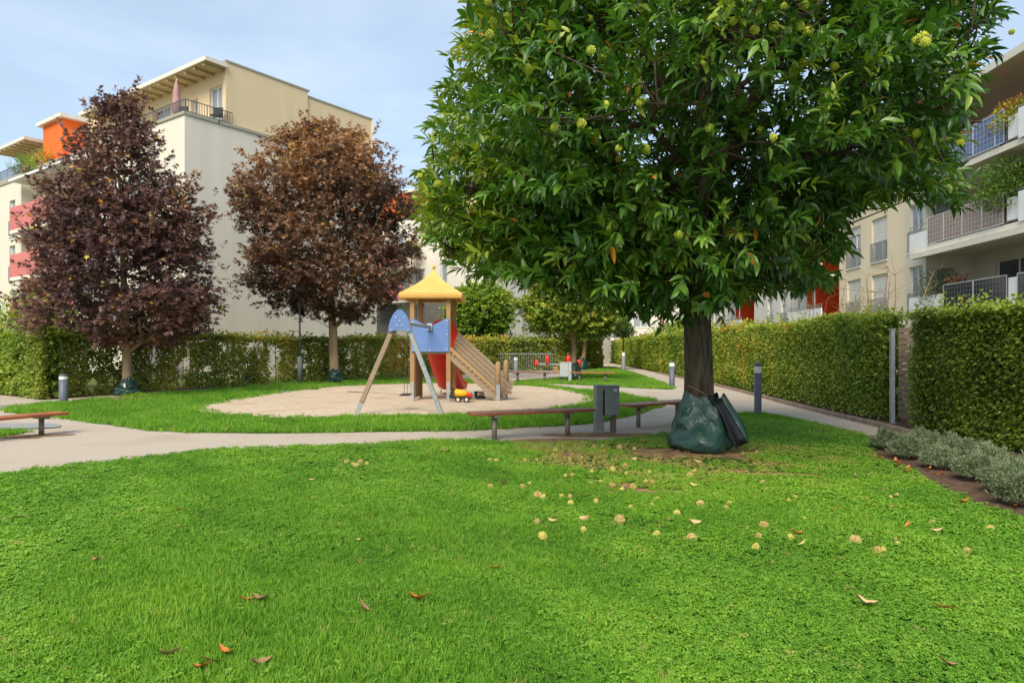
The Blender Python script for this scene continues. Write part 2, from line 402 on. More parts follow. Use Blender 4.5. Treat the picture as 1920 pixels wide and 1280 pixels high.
M['lf_dry'] = leaf_mat('dry_shrub_leaf', [(0.0, (0.16, 0.07, 0.04)), (0.6, (0.30, 0.15, 0.09)), (1.0, (0.40, 0.22, 0.13))], 0.8, 0.15)
M['lf_lavender'] = leaf_mat('lavender_leaf', [(0.0, (0.0806, 0.0944, 0.0483)), (0.4, (0.1693, 0.2145, 0.1095)), (0.8, (0.2661, 0.326, 0.1868)), (1.0, (0.3629, 0.4204, 0.2705))], 0.8, 0.15, 0.15)
M['lf_grass'] = leaf_mat('grass_blade', [(0.0, (0.0593, 0.1552, 0.0165)), (0.45, (0.1441, 0.3229, 0.029)), (0.75, (0.2543, 0.4347, 0.0455)), (0.88, (0.27, 0.36, 0.06)), (1.0, (0.46, 0.36, 0.13))], 0.55, 0.3, 0.25, instancer=True)
M['petal_red'] = mat('red_petal', (0.62, 0.02, 0.03), (0.5, 0.015, 0.03), 10, 0.7)

# ------------------------------------------------------------------ leaf meshes
T_LANCE = (np.array([[0, 0, 0], [.28, 0, -.01], [.55, 0, -.03], [.8, 0, -.085], [1, 0, -.16],
                     [.26, .5, .06], [.55, .46, .05], [.8, .27, -.04], [.26, -.5, .06], [.55, -.46, .05], [.8, -.27, -.04]]),
           [(0, 1, 5), (1, 2, 6, 5), (2, 3, 7, 6), (3, 4, 7), (0, 8, 1), (1, 8, 9, 2), (2, 9, 10, 3), (3, 10, 4)])
def _star():
    out = [[.32, 0, .02]]
    for r, a in ((.34, 180), (.36, 148), (.62, 118), (.30, 88), (.78, 58), (.40, 30), (1.0, 0), (.40, -30), (.78, -58), (.30, -88), (.62, -118), (.36, -148)):
        a_ = math.radians(a)
        out.append([.32 + .68 * r * math.cos(a_), .72 * r * math.sin(a_), -.10 * r * r])
    n = len(out) - 1
    return np.array(out), [(0, 1 + (i + 1) % n, 1 + i) for i in range(n)]
T_MAPLE = _star()
T_DIAMOND = (np.array([[0, 0, 0], [.45, .5, .10], [1, 0, -.12], [.45, -.5, .10]]), [(0, 2, 1), (0, 3, 2)])
T_NEEDLE = (np.array([[0, .5, 0], [0, -.5, 0], [1, 0, 0]]), [(0, 1, 2)])

def unit(a):
    return a / np.maximum(np.linalg.norm(a, axis=-1, keepdims=True), 1e-9)

def frames(A, N):
    A = unit(A); N = N - A * np.sum(A * N, 1, keepdims=True); N = unit(N)
    return A, N, np.cross(N, A)

def leafmesh(name, P, A, N, L, W, T, tint, material, parent=None, kind=None, origin=None):
    tv, tf = T
    A, N, S = frames(A, N)
    k = len(tv); n = len(P)
    L = np.broadcast_to(np.asarray(L, float), (n,)); W = np.broadcast_to(np.asarray(W, float), (n,))
    V = P[:, None, :] + (L[:, None] * tv[:, 0])[..., None] * A[:, None, :] + (W[:, None] * tv[:, 1])[..., None] * S[:, None, :] + (L[:, None] * tv[:, 2])[..., None] * N[:, None, :]
    V = V.reshape(-1, 3)
    o0 = np.array(origin if origin is not None else (wloc(parent) if parent is not None else (0, 0, 0)), float)
    V = V - o0
    fl = np.concatenate([np.array(f) for f in tf]); fs = np.array([len(f) for f in tf])
    loops = (fl[None, :] + (np.arange(n) * k)[:, None]).ravel()
    sizes = np.tile(fs, n); starts = np.concatenate([[0], np.cumsum(sizes)[:-1]])
    me = bpy.data.meshes.new(name)
    me.vertices.add(len(V)); me.vertices.foreach_set('co', V.astype(np.float32).ravel())
    me.loops.add(len(loops)); me.loops.foreach_set('vertex_index', loops.astype(np.int32))
    me.polygons.add(len(sizes)); me.polygons.foreach_set('loop_start', starts.astype(np.int32)); me.polygons.foreach_set('loop_total', sizes.astype(np.int32))
    me.update(calc_edges=True)
    at = me.attributes.new('tint', 'FLOAT', 'POINT'); at.data.foreach_set('value', np.repeat(np.clip(tint, 0, 1), k).astype(np.float32))
    me.materials.append(material)
    ob = bpy.data.objects.new(name, me); COL.objects.link(ob)
    if parent is not None: ob.parent = parent
    elif origin is not None: ob.location = o0
    if kind: ob['kind'] = kind
    return ob

def rdir(n):
    return unit(rng.normal(size=(n, 3)))

# cheap smooth 3-D noise for density and tint
_ph = rng.uniform(0, 6.28, (24, 3)); _fr = rng.normal(size=(24, 3))
def wob(P, s=1.0):
    P = np.asarray(P, float) * s
    v = np.zeros(len(P))
    for i in range(12):
        v += np.sin(P @ _fr[i] * 1.3 + _ph[i, 0])
    return v / 3.4

# ------------------------------------------------------------------ ground
def sheet(name, poly, z, material):
    mb = MB(); mb.add([(p[0], p[1], z) for p in poly], [tuple(range(len(poly)))])
    o = mb.build(name, material); o['kind'] = 'structure'
    bm = bmesh.new(); bm.from_mesh(o.data); bmesh.ops.triangulate(bm, faces=bm.faces[:]); bmesh.ops.recalc_face_normals(bm, faces=bm.faces[:])
    if sum(f.normal.z for f in bm.faces) < 0: bmesh.ops.reverse_faces(bm, faces=bm.faces[:])
    bm.to_mesh(o.data); bm.free()
    return o

sheet('ground', [(-600, -60), (600, -60), (600, 1200), (-600, 1200)], 0.0, M['rough_ground'])
# gravel court between the hedges
sheet('gravel_path', [(-30, -6), (8.5, -6), (7.0, 6), (7.05, 10), (7.5, 15), (8.0, 20), (9.0, 31.5), (9.7, 45.8), (11.5, 84), (9.6, 84), (8.0, 58), (1.7, 49), (-8.0, 35.5), (-13.0, 26), (-14.3, 21.5), (-17, 23.5), (-30, 30)], 0.004, M['gravel'])
sheet('asphalt_path', smooth_poly([G(x, y) for x, y in ((-40, 762), (60, 757), (140, 752), (300, 737), (480, 723), (660, 714), (830, 705), (1000, 699), (1130, 691))] + [G(x, y) for x, y in ((1128, 694), (1040, 702), (930, 711), (800, 711), (640, 717), (500, 727), (330, 742), (190, 752), (100, 760), (10, 770), (-40, 772))], 0.5, 0.02), 0.008, M['asphalt'])

def ip(*pts): return [G(x, y) for x, y in pts]
LAWN_FRONT = [(-16, -5), (-16, 7.2)] + ip((0, 893), (100, 880), (240, 863), (400, 847), (600, 838), (780, 829), (900, 828), (980, 833), (1060, 834), (1150, 825), (1240, 818), (1310, 797), (1385, 777), (1421, 776), (1480, 786), (1560, 806), (1640, 829)) + \
             ip((1636, 858), (1700, 886), (1760, 924), (1850, 960), (1920, 978)) + [(4.7, 3.2), (4.8, 0), (5, -5)]
LAWN_PLAY = ip((12, 770), (90, 781), (190, 795), (300, 808), (480, 813), (650, 811), (870, 808), (940, 804), (1100, 795), (1180, 780), (1235, 764), (1240, 757), (1190, 745), (1130, 735), (1040, 726), (940, 714), (830, 711), (760, 711), (650, 715), (560, 720), (400, 731), (250, 743), (110, 756))
LAWN_TRI = ip((965, 716), (1060, 708), (1110, 694), (1150, 689), (1205, 706), (1262, 727), (1225, 729), (1130, 724), (1050, 720))
LAWN_LEFT = [(-14, 10.5)] + ip((-20, 823), (44, 813), (46, 809), (0, 809)) + [(-13, 13)]
SAND = ip((352, 769), (410, 777), (500, 784), (650, 786), (850, 783), (1000, 776), (1090, 763), (1120, 748), (1085, 735), (1000, 724), (900, 719), (760, 719), (640, 724), (520, 737), (420, 752))
lawns = {'front': LAWN_FRONT, 'play': LAWN_PLAY, 'tri': LAWN_TRI}
LP = {k: smooth_poly(v, 0.3, 0.025) for k, v in lawns.items()}
LP['left'] = LAWN_LEFT
for k, v in LP.items(): sheet('lawn', v, 0.013, M['lawn'])
SP = smooth_poly(SAND, 0.35, 0.10)
# sand: a shallow uneven sheet that rises to its middle
sc_ = np.mean(np.array(SAND), 0)
mb = MB(); ring = 9; npt = len(SP); vs_ = []
for i in range(ring + 1):
    t = i / ring
    for p in SP:
        q = sc_ + (np.array(p) - sc_) * (1 - t)
        vs_.append((q[0], q[1], 0.017 + 0.05 * min(1, 2.5 * t) + 0.018 * math.sin(q[0] * 3.1 + q[1] * 1.7) * min(1, 3 * t)))
fs_ = [(i * npt + j, i * npt + (j + 1) % npt, (i + 1) * npt + (j + 1) % npt, (i + 1) * npt + j) for i in range(ring) for j in range(npt)]
mb.add(vs_, fs_, True); o = mb.build('sand', M['sand']); o['kind'] = 'structure'
# trampled strips and bare earth
def blob(c, rx, ry, n=40, rag=0.15, seed=0, rot=0.0):
    r = random.Random(seed); ph = [r.uniform(0, 6.28) for _ in range(6)]
    out = []
    for i in range(n):
        a = 2 * math.pi * i / n
        k = 1 + rag * sum(math.sin((q + 2) * a + ph[q]) / (q + 1.5) for q in range(6)) + r.gauss(0, rag * .15)
        x, y = rx * k * math.cos(a), ry * k * math.sin(a)
        out.append((c[0] + x * math.cos(rot) - y * math.sin(rot), c[1] + x * math.sin(rot) + y * math.cos(rot)))
    return out
DIRT = [blob((2.85, 10.35), 0.95, 0.62, seed=1, rag=.3), blob(G(1180, 915), 0.42, 0.22, seed=2, rag=.5), blob(G(1225, 925), 0.4, 0.16, seed=3, rag=.5), blob(G(1290, 953), 0.22, 0.12, seed=4, rag=.5), blob(G(1060, 855), 0.4, 0.16, seed=6, rag=.5), blob(G(1080, 903), 0.28, 0.1, seed=7, rag=.5),
        blob(G(1490, 893), 0.5, 0.14, seed=8, rag=.5), blob(G(1400, 890), 0.5, 0.2, seed=9, rag=.5), blob(G(980, 868), 0.25, 0.12, seed=10, rag=.5), blob(G(235, 749), 1.0, 0.8, seed=11, rag=.4)]
for i, b in enumerate(DIRT): sheet('bare_soil', b, 0.018 + 0.0007 * i, M['dirt'])
for i, (c, rx, ry) in enumerate(((G(1010, 829), 1.0, .35), (G(1140, 815), 0.9, .4), (G(1205, 806), .9, .5), (G(62, 818), .5, .3))):
    sheet('bare_soil', blob(c, rx, ry, seed=20 + i, rag=.35), 0.0085 + 0.0006 * i, M['dirt'] if i != 2 else M['gravel'])
for c, rx, ry, sd in ((G(250, 765), 0.62, 0.42, 31), (G(500, 735), 0.95, 0.55, 32), (G(20, 800), 1.1, 0.5, 33)):
    sheet('rubber_matting', blob(c, rx, ry, seed=sd, rag=.12), 0.024, M['mat_grey'])
BED = ip((1632, 842), (1640, 858), (1700, 886), (1760, 924), (1850, 960), (1920, 978)) + [(4.75, 3.2), (5.7, 3.2), (5.9, 7.2), (6.25, 9.0), (6.3, 10.4), (6.15, 11.2)]
sheet('planting_bed', smooth_poly(BED, 0.25, 0.02), 0.03, M['soil'])
# earth under the hedges
sheet('hedge_soil', [(7.05, 8), (7.1, 10), (7.55, 15), (8.05, 20), (9.05, 31.5), (9.75, 45.8), (11.6, 84), (13, 84), (11.2, 45.8), (10.5, 31.5), (9.5, 20), (9, 8)], 0.012, M['soil'])
sheet('hedge_soil', [(-22, 26.2), (-17, 23.3), (-14.4, 21.3), (-13.1, 25.7), (-8.15, 35.2), (1.5, 48.8), (7.5, 57.4), (7.0, 58.5), (1.0, 50), (-8.8, 36), (-14, 26), (-15, 22.5), (-22.5, 27)], 0.012, M['soil'])

# ------------------------------------------------------------------ grass
def grass_source():
    col = bpy.data.collections.new('grass_sources')
    for v in range(5):
        n = 15; P = np.zeros((n, 3)); P[:, :2] = rng.normal(0, 0.022, (n, 2))
        A = unit(np.c_[rng.normal(0, .45, (n, 2)), np.ones(n)]); N = rdir(n)
        o = leafmesh('grass_tuft', P, A, N, rng.uniform(.035, .075, n), rng.uniform(.005, .009, n), (np.array([[0, .5, 0], [0, -.5, 0], [.55, .45, .05], [.55, -.45, .05], [1, 0, .28]]), [(0, 1, 3, 2), (2, 3, 4)]), np.zeros(n), M['lf_grass'])
        COL.objects.unlink(o); col.objects.link(o)
    for v in range(3):
        P = []; A = []; N = []
        for i in range(9):
            c = np.array([rng.normal(0, .024), rng.normal(0, .024), rng.uniform(.02, .045)]); a0 = rng.uniform(0, 6.28)
            up = unit(np.array([[rng.normal(0, .3), rng.normal(0, .3), 1]]))[0]
            for q in range(3):
                a = a0 + q * 2.09
                P.append(c); A.append([math.cos(a), math.sin(a), rng.normal(0, .25)]); N.append(up)
        P = np.array(P); n = len(P)
        o = leafmesh('clover_tuft', P, np.array(A), np.array(N), rng.uniform(.014, .024, n), rng.uniform(.013, .02, n), T_DIAMOND, np.zeros(n), M['lf_grass'])
        COL.objects.unlink(o); col.objects.link(o)
    return col
GRASS_COL = grass_source()

def grass(name, pts, scale, tint, idx, label):
    me = bpy.data.meshes.new(name)
    me.vertices.add(len(pts)); me.vertices.foreach_set('co', pts.astype(np.float32).ravel())
    for nm, ty, dat in (('sc', 'FLOAT', scale), ('tint', 'FLOAT', tint), ('rot', 'FLOAT', rng.uniform(0, 6.28, len(pts))), ('pick', 'INT', idx)):
        a = me.attributes.new(nm, ty, 'POINT'); a.data.foreach_set('value', np.asarray(dat, np.int32 if ty == 'INT' else np.float32))
    me.update()
    o = bpy.data.objects.new(name, me); COL.objects.link(o)
    o['kind'] = 'stuff'; o['label'] = label; o['category'] = 'grass'
    ng = bpy.data.node_groups.new('scatter_' + name, 'GeometryNodeTree')
    ng.interface.new_socket('Geometry', in_out='INPUT', socket_type='NodeSocketGeometry')
    ng.interface.new_socket('Geometry', in_out='OUTPUT', socket_type='NodeSocketGeometry')
    n, l = ng.nodes, ng.links
    gi, go = n.new('NodeGroupInput'), n.new('NodeGroupOutput')
    ci = n.new('GeometryNodeCollectionInfo'); ci.inputs['Collection'].default_value = GRASS_COL; ci.inputs['Separate Children'].default_value = True; ci.inputs['Reset Children'].default_value = True
    iop = n.new('GeometryNodeInstanceOnPoints'); iop.inputs['Pick Instance'].default_value = True
    def named(nm, ty):
        q = n.new('GeometryNodeInputNamedAttribute'); q.data_type = ty; q.inputs['Name'].default_value = nm
        return q.outputs['Attribute']
    cx = n.new('ShaderNodeCombineXYZ'); er = n.new('FunctionNodeEulerToRotation')
    l.new(named('rot', 'FLOAT'), cx.inputs['Z']); l.new(cx.outputs[0], er.inputs[0])
    l.new(gi.outputs[0], iop.inputs['Points']); l.new(ci.outputs[0], iop.inputs['Instance'])
    l.new(named('pick', 'INT'), iop.inputs['Instance Index']); l.new(er.outputs[0], iop.inputs['Rotation']); l.new(named('sc', 'FLOAT'), iop.inputs['Scale'])
    l.new(iop.outputs[0], go.inputs[0])
    md = o.modifiers.new('scatter', 'NODES'); md.node_group = ng
    return o

def poly_pts(poly, density_bands):
    """random points in a polygon; density_bands: (y0, y1, points per m2)"""
    pa = np.array(poly); out = []
    for y0, y1, dn in density_bands:
        y0_, y1_ = max(y0, pa[:, 1].min()), min(y1, pa[:, 1].max() + .1)
        if y1_ <= y0_: continue
        xa = max(pa[:, 0].min() - .1, -0.76 * y1_ - 1.2); xb = min(pa[:, 0].max() + .1, 0.76 * y1_ + 1.2)
        n = int((xb - xa) * (y1_ - y0_) * dn)
        X = rng.uniform(xa, xb, n); Y = rng.uniform(y0_, y1_, n)
        k = (np.abs(X) < 0.76 * Y + 1.2)
        X, Y = X[k], Y[k]
        k = inside(poly, X + rng.normal(0, .075, len(X)), Y + rng.normal(0, .075, len(X)))
        out.append(np.c_[X[k], Y[k], np.full(k.sum(), .013)])
    return np.concatenate(out)

def grass_on(name, poly, bands, big, label, holes=()):
    P = poly_pts(poly, bands)
    w1 = wob(P * [1, 1, 0], 0.9); w2 = wob(P * [1, 1, 0] + 40, 3.2)
    keep = np.ones(len(P), bool)
    for h, pr in holes:
        ins = inside(h, P[:, 0] + rng.normal(0, .06, len(P)), P[:, 1] + rng.normal(0, .06, len(P)))
        keep &= ~(ins & (rng.random(len(P)) < pr))
    tint = 0.50 + 0.05 * w1 + 0.08 * w2 + rng.normal(0, .10, len(P))
    tint = np.where(rng.random(len(P)) < .02, rng.uniform(.78, 1, len(P)), tint)
    # thin, yellowing turf round the big tree
    if name == 'front_lawn_grass':
        dt = np.hypot((P[:, 0] - 2.3) / 2.6, (P[:, 1] - 9.6) / 1.9)
        dry = np.clip(1.45 - dt, 0, 1) * np.clip(0.55 + 0.5 * wob(P * [1, 1, 0] + 9, 2.2), 0, 1)
        tint += 0.75 * dry
        keep &= rng.random(len(P)) > 0.85 * dry
    sc = big * (1 + 0.18 * w2 + 0.16 * wob(P * [1, 1, 0] + 70, 0.6)) * rng.uniform(.75, 1.3, len(P))
    pick = rng.integers(0, 5, len(P))
    cl = (wob(P * [1, 1, 0] + 20, 0.8) + rng.normal(0, .5, len(P))) > -0.15
    pick = np.where(cl, 5 + rng.integers(0, 3, len(P)), pick)
    if name != 'front_lawn_grass': pick = rng.integers(0, 5, len(P))
    # collection children come sorted by name: clover_tuft x3 then grass_tuft x5
    pick = np.where(pick >= 5, pick - 5, pick + 3)
    return grass(name, P[keep], sc[keep], np.clip(tint[keep], 0.02, .98), pick[keep], label)

SP_IN = [tuple(sc_ + (np.array(p) - sc_) * .93) for p in SP]
grass_on('front_lawn_grass', LP['front'], [(2.2, 5, 1500), (5, 8, 950), (8, 17, 520)], 0.92, 'bright green grass and clover of the lawn in the foreground', [(h, .9) for h in DIRT[:10]])
grass_on('play_lawn_grass', LP['play'], [(10, 20, 230), (20, 45, 110)], 1.5, 'mown grass ring round the sand play area', [(SP_IN, .999), (SP, .8), (DIRT[9], .8), (blob(G(250, 765), 0.6, 0.4, seed=31, rag=.12), .97), (blob(G(500, 735), 0.9, 0.5, seed=32, rag=.12), .97)])
grass_on('corner_lawn_grass', LP['tri'], [(20, 70, 100)], 1.6, 'mown grass wedge beside the path at the back')
grass_on('side_lawn_grass', LP['left'], [(8, 16, 400)], 1.0, 'small patch of grass under the bench at the left edge')

# ------------------------------------------------------------------ hedges
def hedge(name, line, height, thick, n, size, material, label, loc, gaps=0.0, top_sprout=0.18, stems=0.5, tint0=0.45, side=1, hfun=None, holefun=None, tvar=0.16, upow=1.0):
    """line: ground polyline of the visible face; thickness grows to the left (side=1) or right (-1) of it"""
    line = [np.array(p, float) for p in line]
    seg = [np.linalg.norm(b - a) for a, b in zip(line, line[1:])]; Ltot = sum(seg)
    cum = np.concatenate([[0], np.cumsum(seg)])
    t = thing(name, (loc[0], loc[1], 0), label, 'hedge')
    u = Ltot * rng.random(n) ** upow
    i = np.clip(np.searchsorted(cum, u) - 1, 0, len(seg) - 1)
    a = np.array(line)[i]; b = np.array(line)[i + 1]
    dirv = unit(b - a); nrm = np.c_[-dirv[:, 1], dirv[:, 0]] * side       # into the hedge
    p2 = a + dirv * (u - cum[i])[:, None]
    H = height if hfun is None else hfun(u)
    H = np.broadcast_to(H, (n,)) + 0.05 * wob(np.c_[p2, np.zeros(n)], 1.3)
    kind = rng.random(n)
    face = kind < 0.66; top = (kind >= 0.66) & (kind < 0.86)
    z = rng.uniform(0.02, 1, n) ** 0.92 * H
    dep = np.abs(rng.normal(0, .10, n)) + 0.06 * wob(np.c_[p2, z], 1.6)
    z = np.where(top, H - np.abs(rng.normal(0, .06, n)), z)
    dep = np.where(top | ~face, rng.uniform(0, thick, n), dep)
    sprout = top & (rng.random(n) < 0.12)
    z = np.where(sprout, H + rng.random(n) ** 2 * top_sprout * (1 + 0.9 * wob(np.c_[p2, np.zeros(n)], 2.0)).clip(0.2, 3), z)
    P = np.c_[p2 + nrm * dep[:, None], z]
    keep = z > 0.02
    if gaps:
        g = .8 * wob(P * [1, 1, 1.0], 3.4) + 0.6 * wob(P + 50, 7.0) + rng.normal(0, .35, n)
        zrel = z / H
        keep &= ~((g < gaps - 0.9 + 0.2 * np.sin(zrel * 3)) & (zrel < .93))
    if holefun is not None: keep &= ~holefun(u, z)
    N0 = np.c_[-nrm, np.full(n, .55)]
    N0[top] = np.c_[-nrm[top] * .3, np.full(top.sum(), 1.0)]
    N = unit(N0 + rng.normal(0, .55, (n, 3)))
    A = unit(np.c_[rng.normal(0, 1, (n, 2)), rng.normal(-.35, .5, n)]); A[sprout] = unit(A[sprout] + [0, 0, 1.2])
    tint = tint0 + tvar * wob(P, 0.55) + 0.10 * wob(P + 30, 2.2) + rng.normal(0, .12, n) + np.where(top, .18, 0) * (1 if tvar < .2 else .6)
    L = size * rng.uniform(.7, 1.25, n) * (1 + 0.035 * np.clip(p2[:, 1] - 20, 0, 40))
    k = keep
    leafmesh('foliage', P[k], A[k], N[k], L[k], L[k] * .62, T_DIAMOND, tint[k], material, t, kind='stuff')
    if not gaps or gaps < .1:      # the dense inside of a clipped hedge, tinted darker as a dark core
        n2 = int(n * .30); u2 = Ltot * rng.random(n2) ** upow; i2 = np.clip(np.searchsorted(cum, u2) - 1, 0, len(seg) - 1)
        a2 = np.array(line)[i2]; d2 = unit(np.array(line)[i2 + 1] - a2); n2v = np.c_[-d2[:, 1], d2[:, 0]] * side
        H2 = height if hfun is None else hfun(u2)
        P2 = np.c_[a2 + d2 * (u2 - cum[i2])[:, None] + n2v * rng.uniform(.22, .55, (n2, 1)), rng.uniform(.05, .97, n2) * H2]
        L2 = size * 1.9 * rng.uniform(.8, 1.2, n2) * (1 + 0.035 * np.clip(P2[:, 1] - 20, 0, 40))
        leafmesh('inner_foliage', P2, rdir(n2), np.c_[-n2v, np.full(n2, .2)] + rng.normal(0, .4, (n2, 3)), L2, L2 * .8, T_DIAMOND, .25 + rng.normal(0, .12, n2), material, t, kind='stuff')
    # stems
    if stems:
        mb = MB()
        for s in np.arange(0.2, Ltot, stems):
            q = int(np.clip(np.searchsorted(cum, s) - 1, 0, len(seg) - 1))
            dv = (line[q + 1] - line[q]) / seg[q]; nv = np.array([-dv[1], dv[0]]) * side
            p = line[q] + dv * (s - cum[q]) + nv * (thick * .5 + random.uniform(-.08, .08))
            h = (height if hfun is None else float(np.mean(hfun(np.array([s]))))) * random.uniform(.86, .97)
            r = random.uniform(.014, .028)
            pts = [(p[0] + random.gauss(0, .03), p[1] + random.gauss(0, .03), z_) for z_ in np.linspace(0, h, 5)]
            mb.tube(pts, [r, r * .9, r * .75, r * .6, r * .4], 5, caps=False)
            for _ in range(4):
                z0 = random.uniform(.25, .9) * h; sg = random.choice((-1, 1))
                c = (p[0], p[1], z0); e = (p[0] + dv[0] * sg * random.uniform(.25, .5), p[1] + dv[1] * sg * random.uniform(.25, .5), z0 + random.uniform(.05, .4))
                mb.tube([c, e], [r * .45, r * .2], 4, caps=False)
        mb.build('stem', M['bark_dark'], t, kind='stuff')
    return t

BACK = [(-14.4, 21.2), (-13.95, 23.2), (-13.1, 25.8), (-8.15, 35.3), (1.5, 49.0), (7.5, 57.6)]
_bl = np.concatenate([[0], np.cumsum([np.linalg.norm(np.array(b) - np.array(a)) for a, b in zip(BACK, BACK[1:])])])
def _gate_hole(u, z):
    # the gap beside the garden gate
    return (u > 10.1) & (u < 10.65) & (z < 1.75)
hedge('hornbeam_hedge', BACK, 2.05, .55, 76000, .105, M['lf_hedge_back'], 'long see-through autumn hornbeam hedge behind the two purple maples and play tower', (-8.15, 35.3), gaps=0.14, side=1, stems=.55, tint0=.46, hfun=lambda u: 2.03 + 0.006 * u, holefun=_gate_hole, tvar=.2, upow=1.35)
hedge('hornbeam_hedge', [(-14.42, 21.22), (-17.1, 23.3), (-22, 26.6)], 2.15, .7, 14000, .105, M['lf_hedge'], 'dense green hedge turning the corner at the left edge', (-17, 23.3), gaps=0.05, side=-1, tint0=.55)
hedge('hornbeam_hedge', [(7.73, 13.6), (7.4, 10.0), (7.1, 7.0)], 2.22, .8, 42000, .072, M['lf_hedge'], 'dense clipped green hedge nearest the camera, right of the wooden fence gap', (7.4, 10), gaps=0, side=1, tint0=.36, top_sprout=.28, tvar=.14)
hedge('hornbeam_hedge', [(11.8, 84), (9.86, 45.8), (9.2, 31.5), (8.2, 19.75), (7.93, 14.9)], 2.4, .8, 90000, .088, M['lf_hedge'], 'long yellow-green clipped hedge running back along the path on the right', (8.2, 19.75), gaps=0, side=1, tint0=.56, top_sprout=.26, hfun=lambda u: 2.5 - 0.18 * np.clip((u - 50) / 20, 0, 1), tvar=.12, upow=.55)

# ------------------------------------------------------------------ trees
def wavy(p0, p1, k, amp):
    p0, p1 = np.array(p0, float), np.array(p1, float)
    out = []
    for i in range(k + 1):
        t = i / k
        out.append(p0 + (p1 - p0) * t + rng.normal(0, amp, 3) * math.sin(math.pi * t))
    return out

def sprig_leaves(C, D, n_leaf, spread, leafL, droop=0.35):
    """leaves set along short twigs: C twig bases, D twig directions"""
    m = len(C)
    t = np.tile((np.arange(n_leaf) + .6) / n_leaf, (m, 1)) + rng.normal(0, .05, (m, n_leaf))
    D, U, S = frames(D, np.tile([0, 0, 1.0], (m, 1)) + rng.normal(0, .25, (m, 3)))
    P = C[:, None] + D[:, None] * (t * spread)[..., None]
    ang = np.arange(n_leaf) * 2.4 + rng.uniform(0, 6.28, (m, 1)) + rng.normal(0, .3, (m, n_leaf))
    rad = U[:, None] * np.cos(ang)[..., None] + S[:, None] * np.sin(ang)[..., None]
    open_ = (1.25 - 0.75 * t)[..., None]
    A = D[:, None] * (0.55 + 0.6 * t)[..., None] + rad * open_
    A = A.reshape(-1, 3); A[:, 2] -= droop; A = unit(A + rng.normal(0, .12, A.shape))
    P = P.reshape(-1, 3)
    N = np.tile([0, 0, 1.0], (len(P), 1)) + np.repeat(D, n_leaf, 0) * .55 + rng.normal(0, .35, P.shape)
    return P, A, N

def branches(mb, root_pts, root_r, targets, k=3, amp=.12, r0=.03, r1=.008, n=5):
    """connect each target to the nearest point of the given limb points"""
    R = np.array(root_pts)
    for tg in targets:
        d = np.linalg.norm((R - tg) * [1, 1, 1.5], axis=1) + np.clip(R[:, 2] - tg[2] + .2, 0, 9) * 1.2
        j = int(np.argmin(d))
        mb.tube(wavy(R[j], tg, k, amp), list(np.linspace(min(r0, root_r[j]), r1, k + 1)), n, caps=False)

# --- the sweet chestnut in front
CH = thing('chestnut_tree', (2.88, 10.7, 0), 'large sweet chestnut with glossy dark green leaves standing on the front lawn', 'tree')
tx, ty = 2.88, 10.7
mb = MB()
tr_pts = [(tx + .02, ty, -.05), (tx + .02, ty, .12), (tx + .01, ty, .5), (tx, ty, 1.2), (tx - .02, ty, 2.0), (tx + .0, ty, 2.5), (tx + .08, ty + .05, 3.1), (tx + .18, ty + .1, 4.2), (tx + .12, ty + .1, 5.6), (tx + .25, ty + .15, 7.2), (tx + .2, ty + .1, 8.6)]
tr_r = [.38, .29, .24, .215, .205, .21, .19, .14, .10, .06, .02]
mb.tube(tr_pts, tr_r, 20)
# fine ridges on the trunk
vv = np.array(mb.v)
a_ = np.arctan2(vv[:, 1] - ty, vv[:, 0] - tx)
mb.build('trunk', M['bark_chestnut'], CH)
SIL = [(915, -400), (895, -60), (875, 40), (845, 110), (828, 170), (815, 250), (790, 330), (800, 430), (845, 495), (905, 520), (960, 535), (1060, 560), (1180, 585), (1270, 612), (1345, 610), (1372, 560), (1440, 545), (1552, 540), (1585, 450), (1592, 395), (1700, 372), (1790, 405), (1812, 380), (1795, 300), (1805, 215), (1850, 100), (1880, -60), (1850, -400)]
limbs = []; limb_r = []; mbL = MB()
ends = [(-1.1, 9.9, 4.0), (-.9, 10.9, 3.1), (-.2, 12.9, 4.6), (-.1, 8.5, 5.4), (.7, 10.2, 7.6), (1.6, 7.6, 4.2), (3.1, 7.2, 5.0), (4.9, 7.9, 4.6), (6.5, 9.6, 4.7), (6.6, 11.6, 5.4), (5.2, 12.2, 3.7), (3.6, 14.0, 5.2), (1.6, 13.8, 3.4), (4.6, 9.6, 7.2), (5.4, 11.8, 7.6), (2.6, 8.9, 7.8), (4.1, 10.9, 3.0), (1.2, 9.6, 3.2), (2.4, 9.2, 2.9)]
for i, e in enumerate(ends):
    z0 = min(max(2.35, e[2] * .62), 6.0)
    j = int(np.argmin([abs(p[2] - z0) for p in tr_pts])); p0 = tr_pts[j]
    q = wavy(p0, e, 7, .22)
    for k in range(len(q)): q[k][2] += .35 * math.sin(math.pi * k / 7) * (1 if e[2] > 4 else .4)
    rr = list(np.linspace(tr_r[j] * .55, .018, 8))
    mbL.tube(q, rr, 8, caps=False)
    limbs += [list(x) for x in q[1:]]; limb_r += rr[1:]
# leaf clusters through the crown's volume
ncl = 2200
c0 = np.array([tx + .15, ty, 5.3]); R0 = np.array([4.6, 4.1, 4.2])
D = rdir(ncl * 3); rad_ = rng.uniform(0.2, 1, len(D)) ** .5
CC = c0 + D * R0 * rad_[:, None]
CC[:, 2] = np.where(CC[:, 2] < c0[2], c0[2] + (CC[:, 2] - c0[2]) * .82, CC[:, 2])
pj = project(CC)
ok = inside(SIL, pj[:, 0], pj[:, 1]) & (CC[:, 2] > 2.15) & (CC[:, 1] > 6.3)
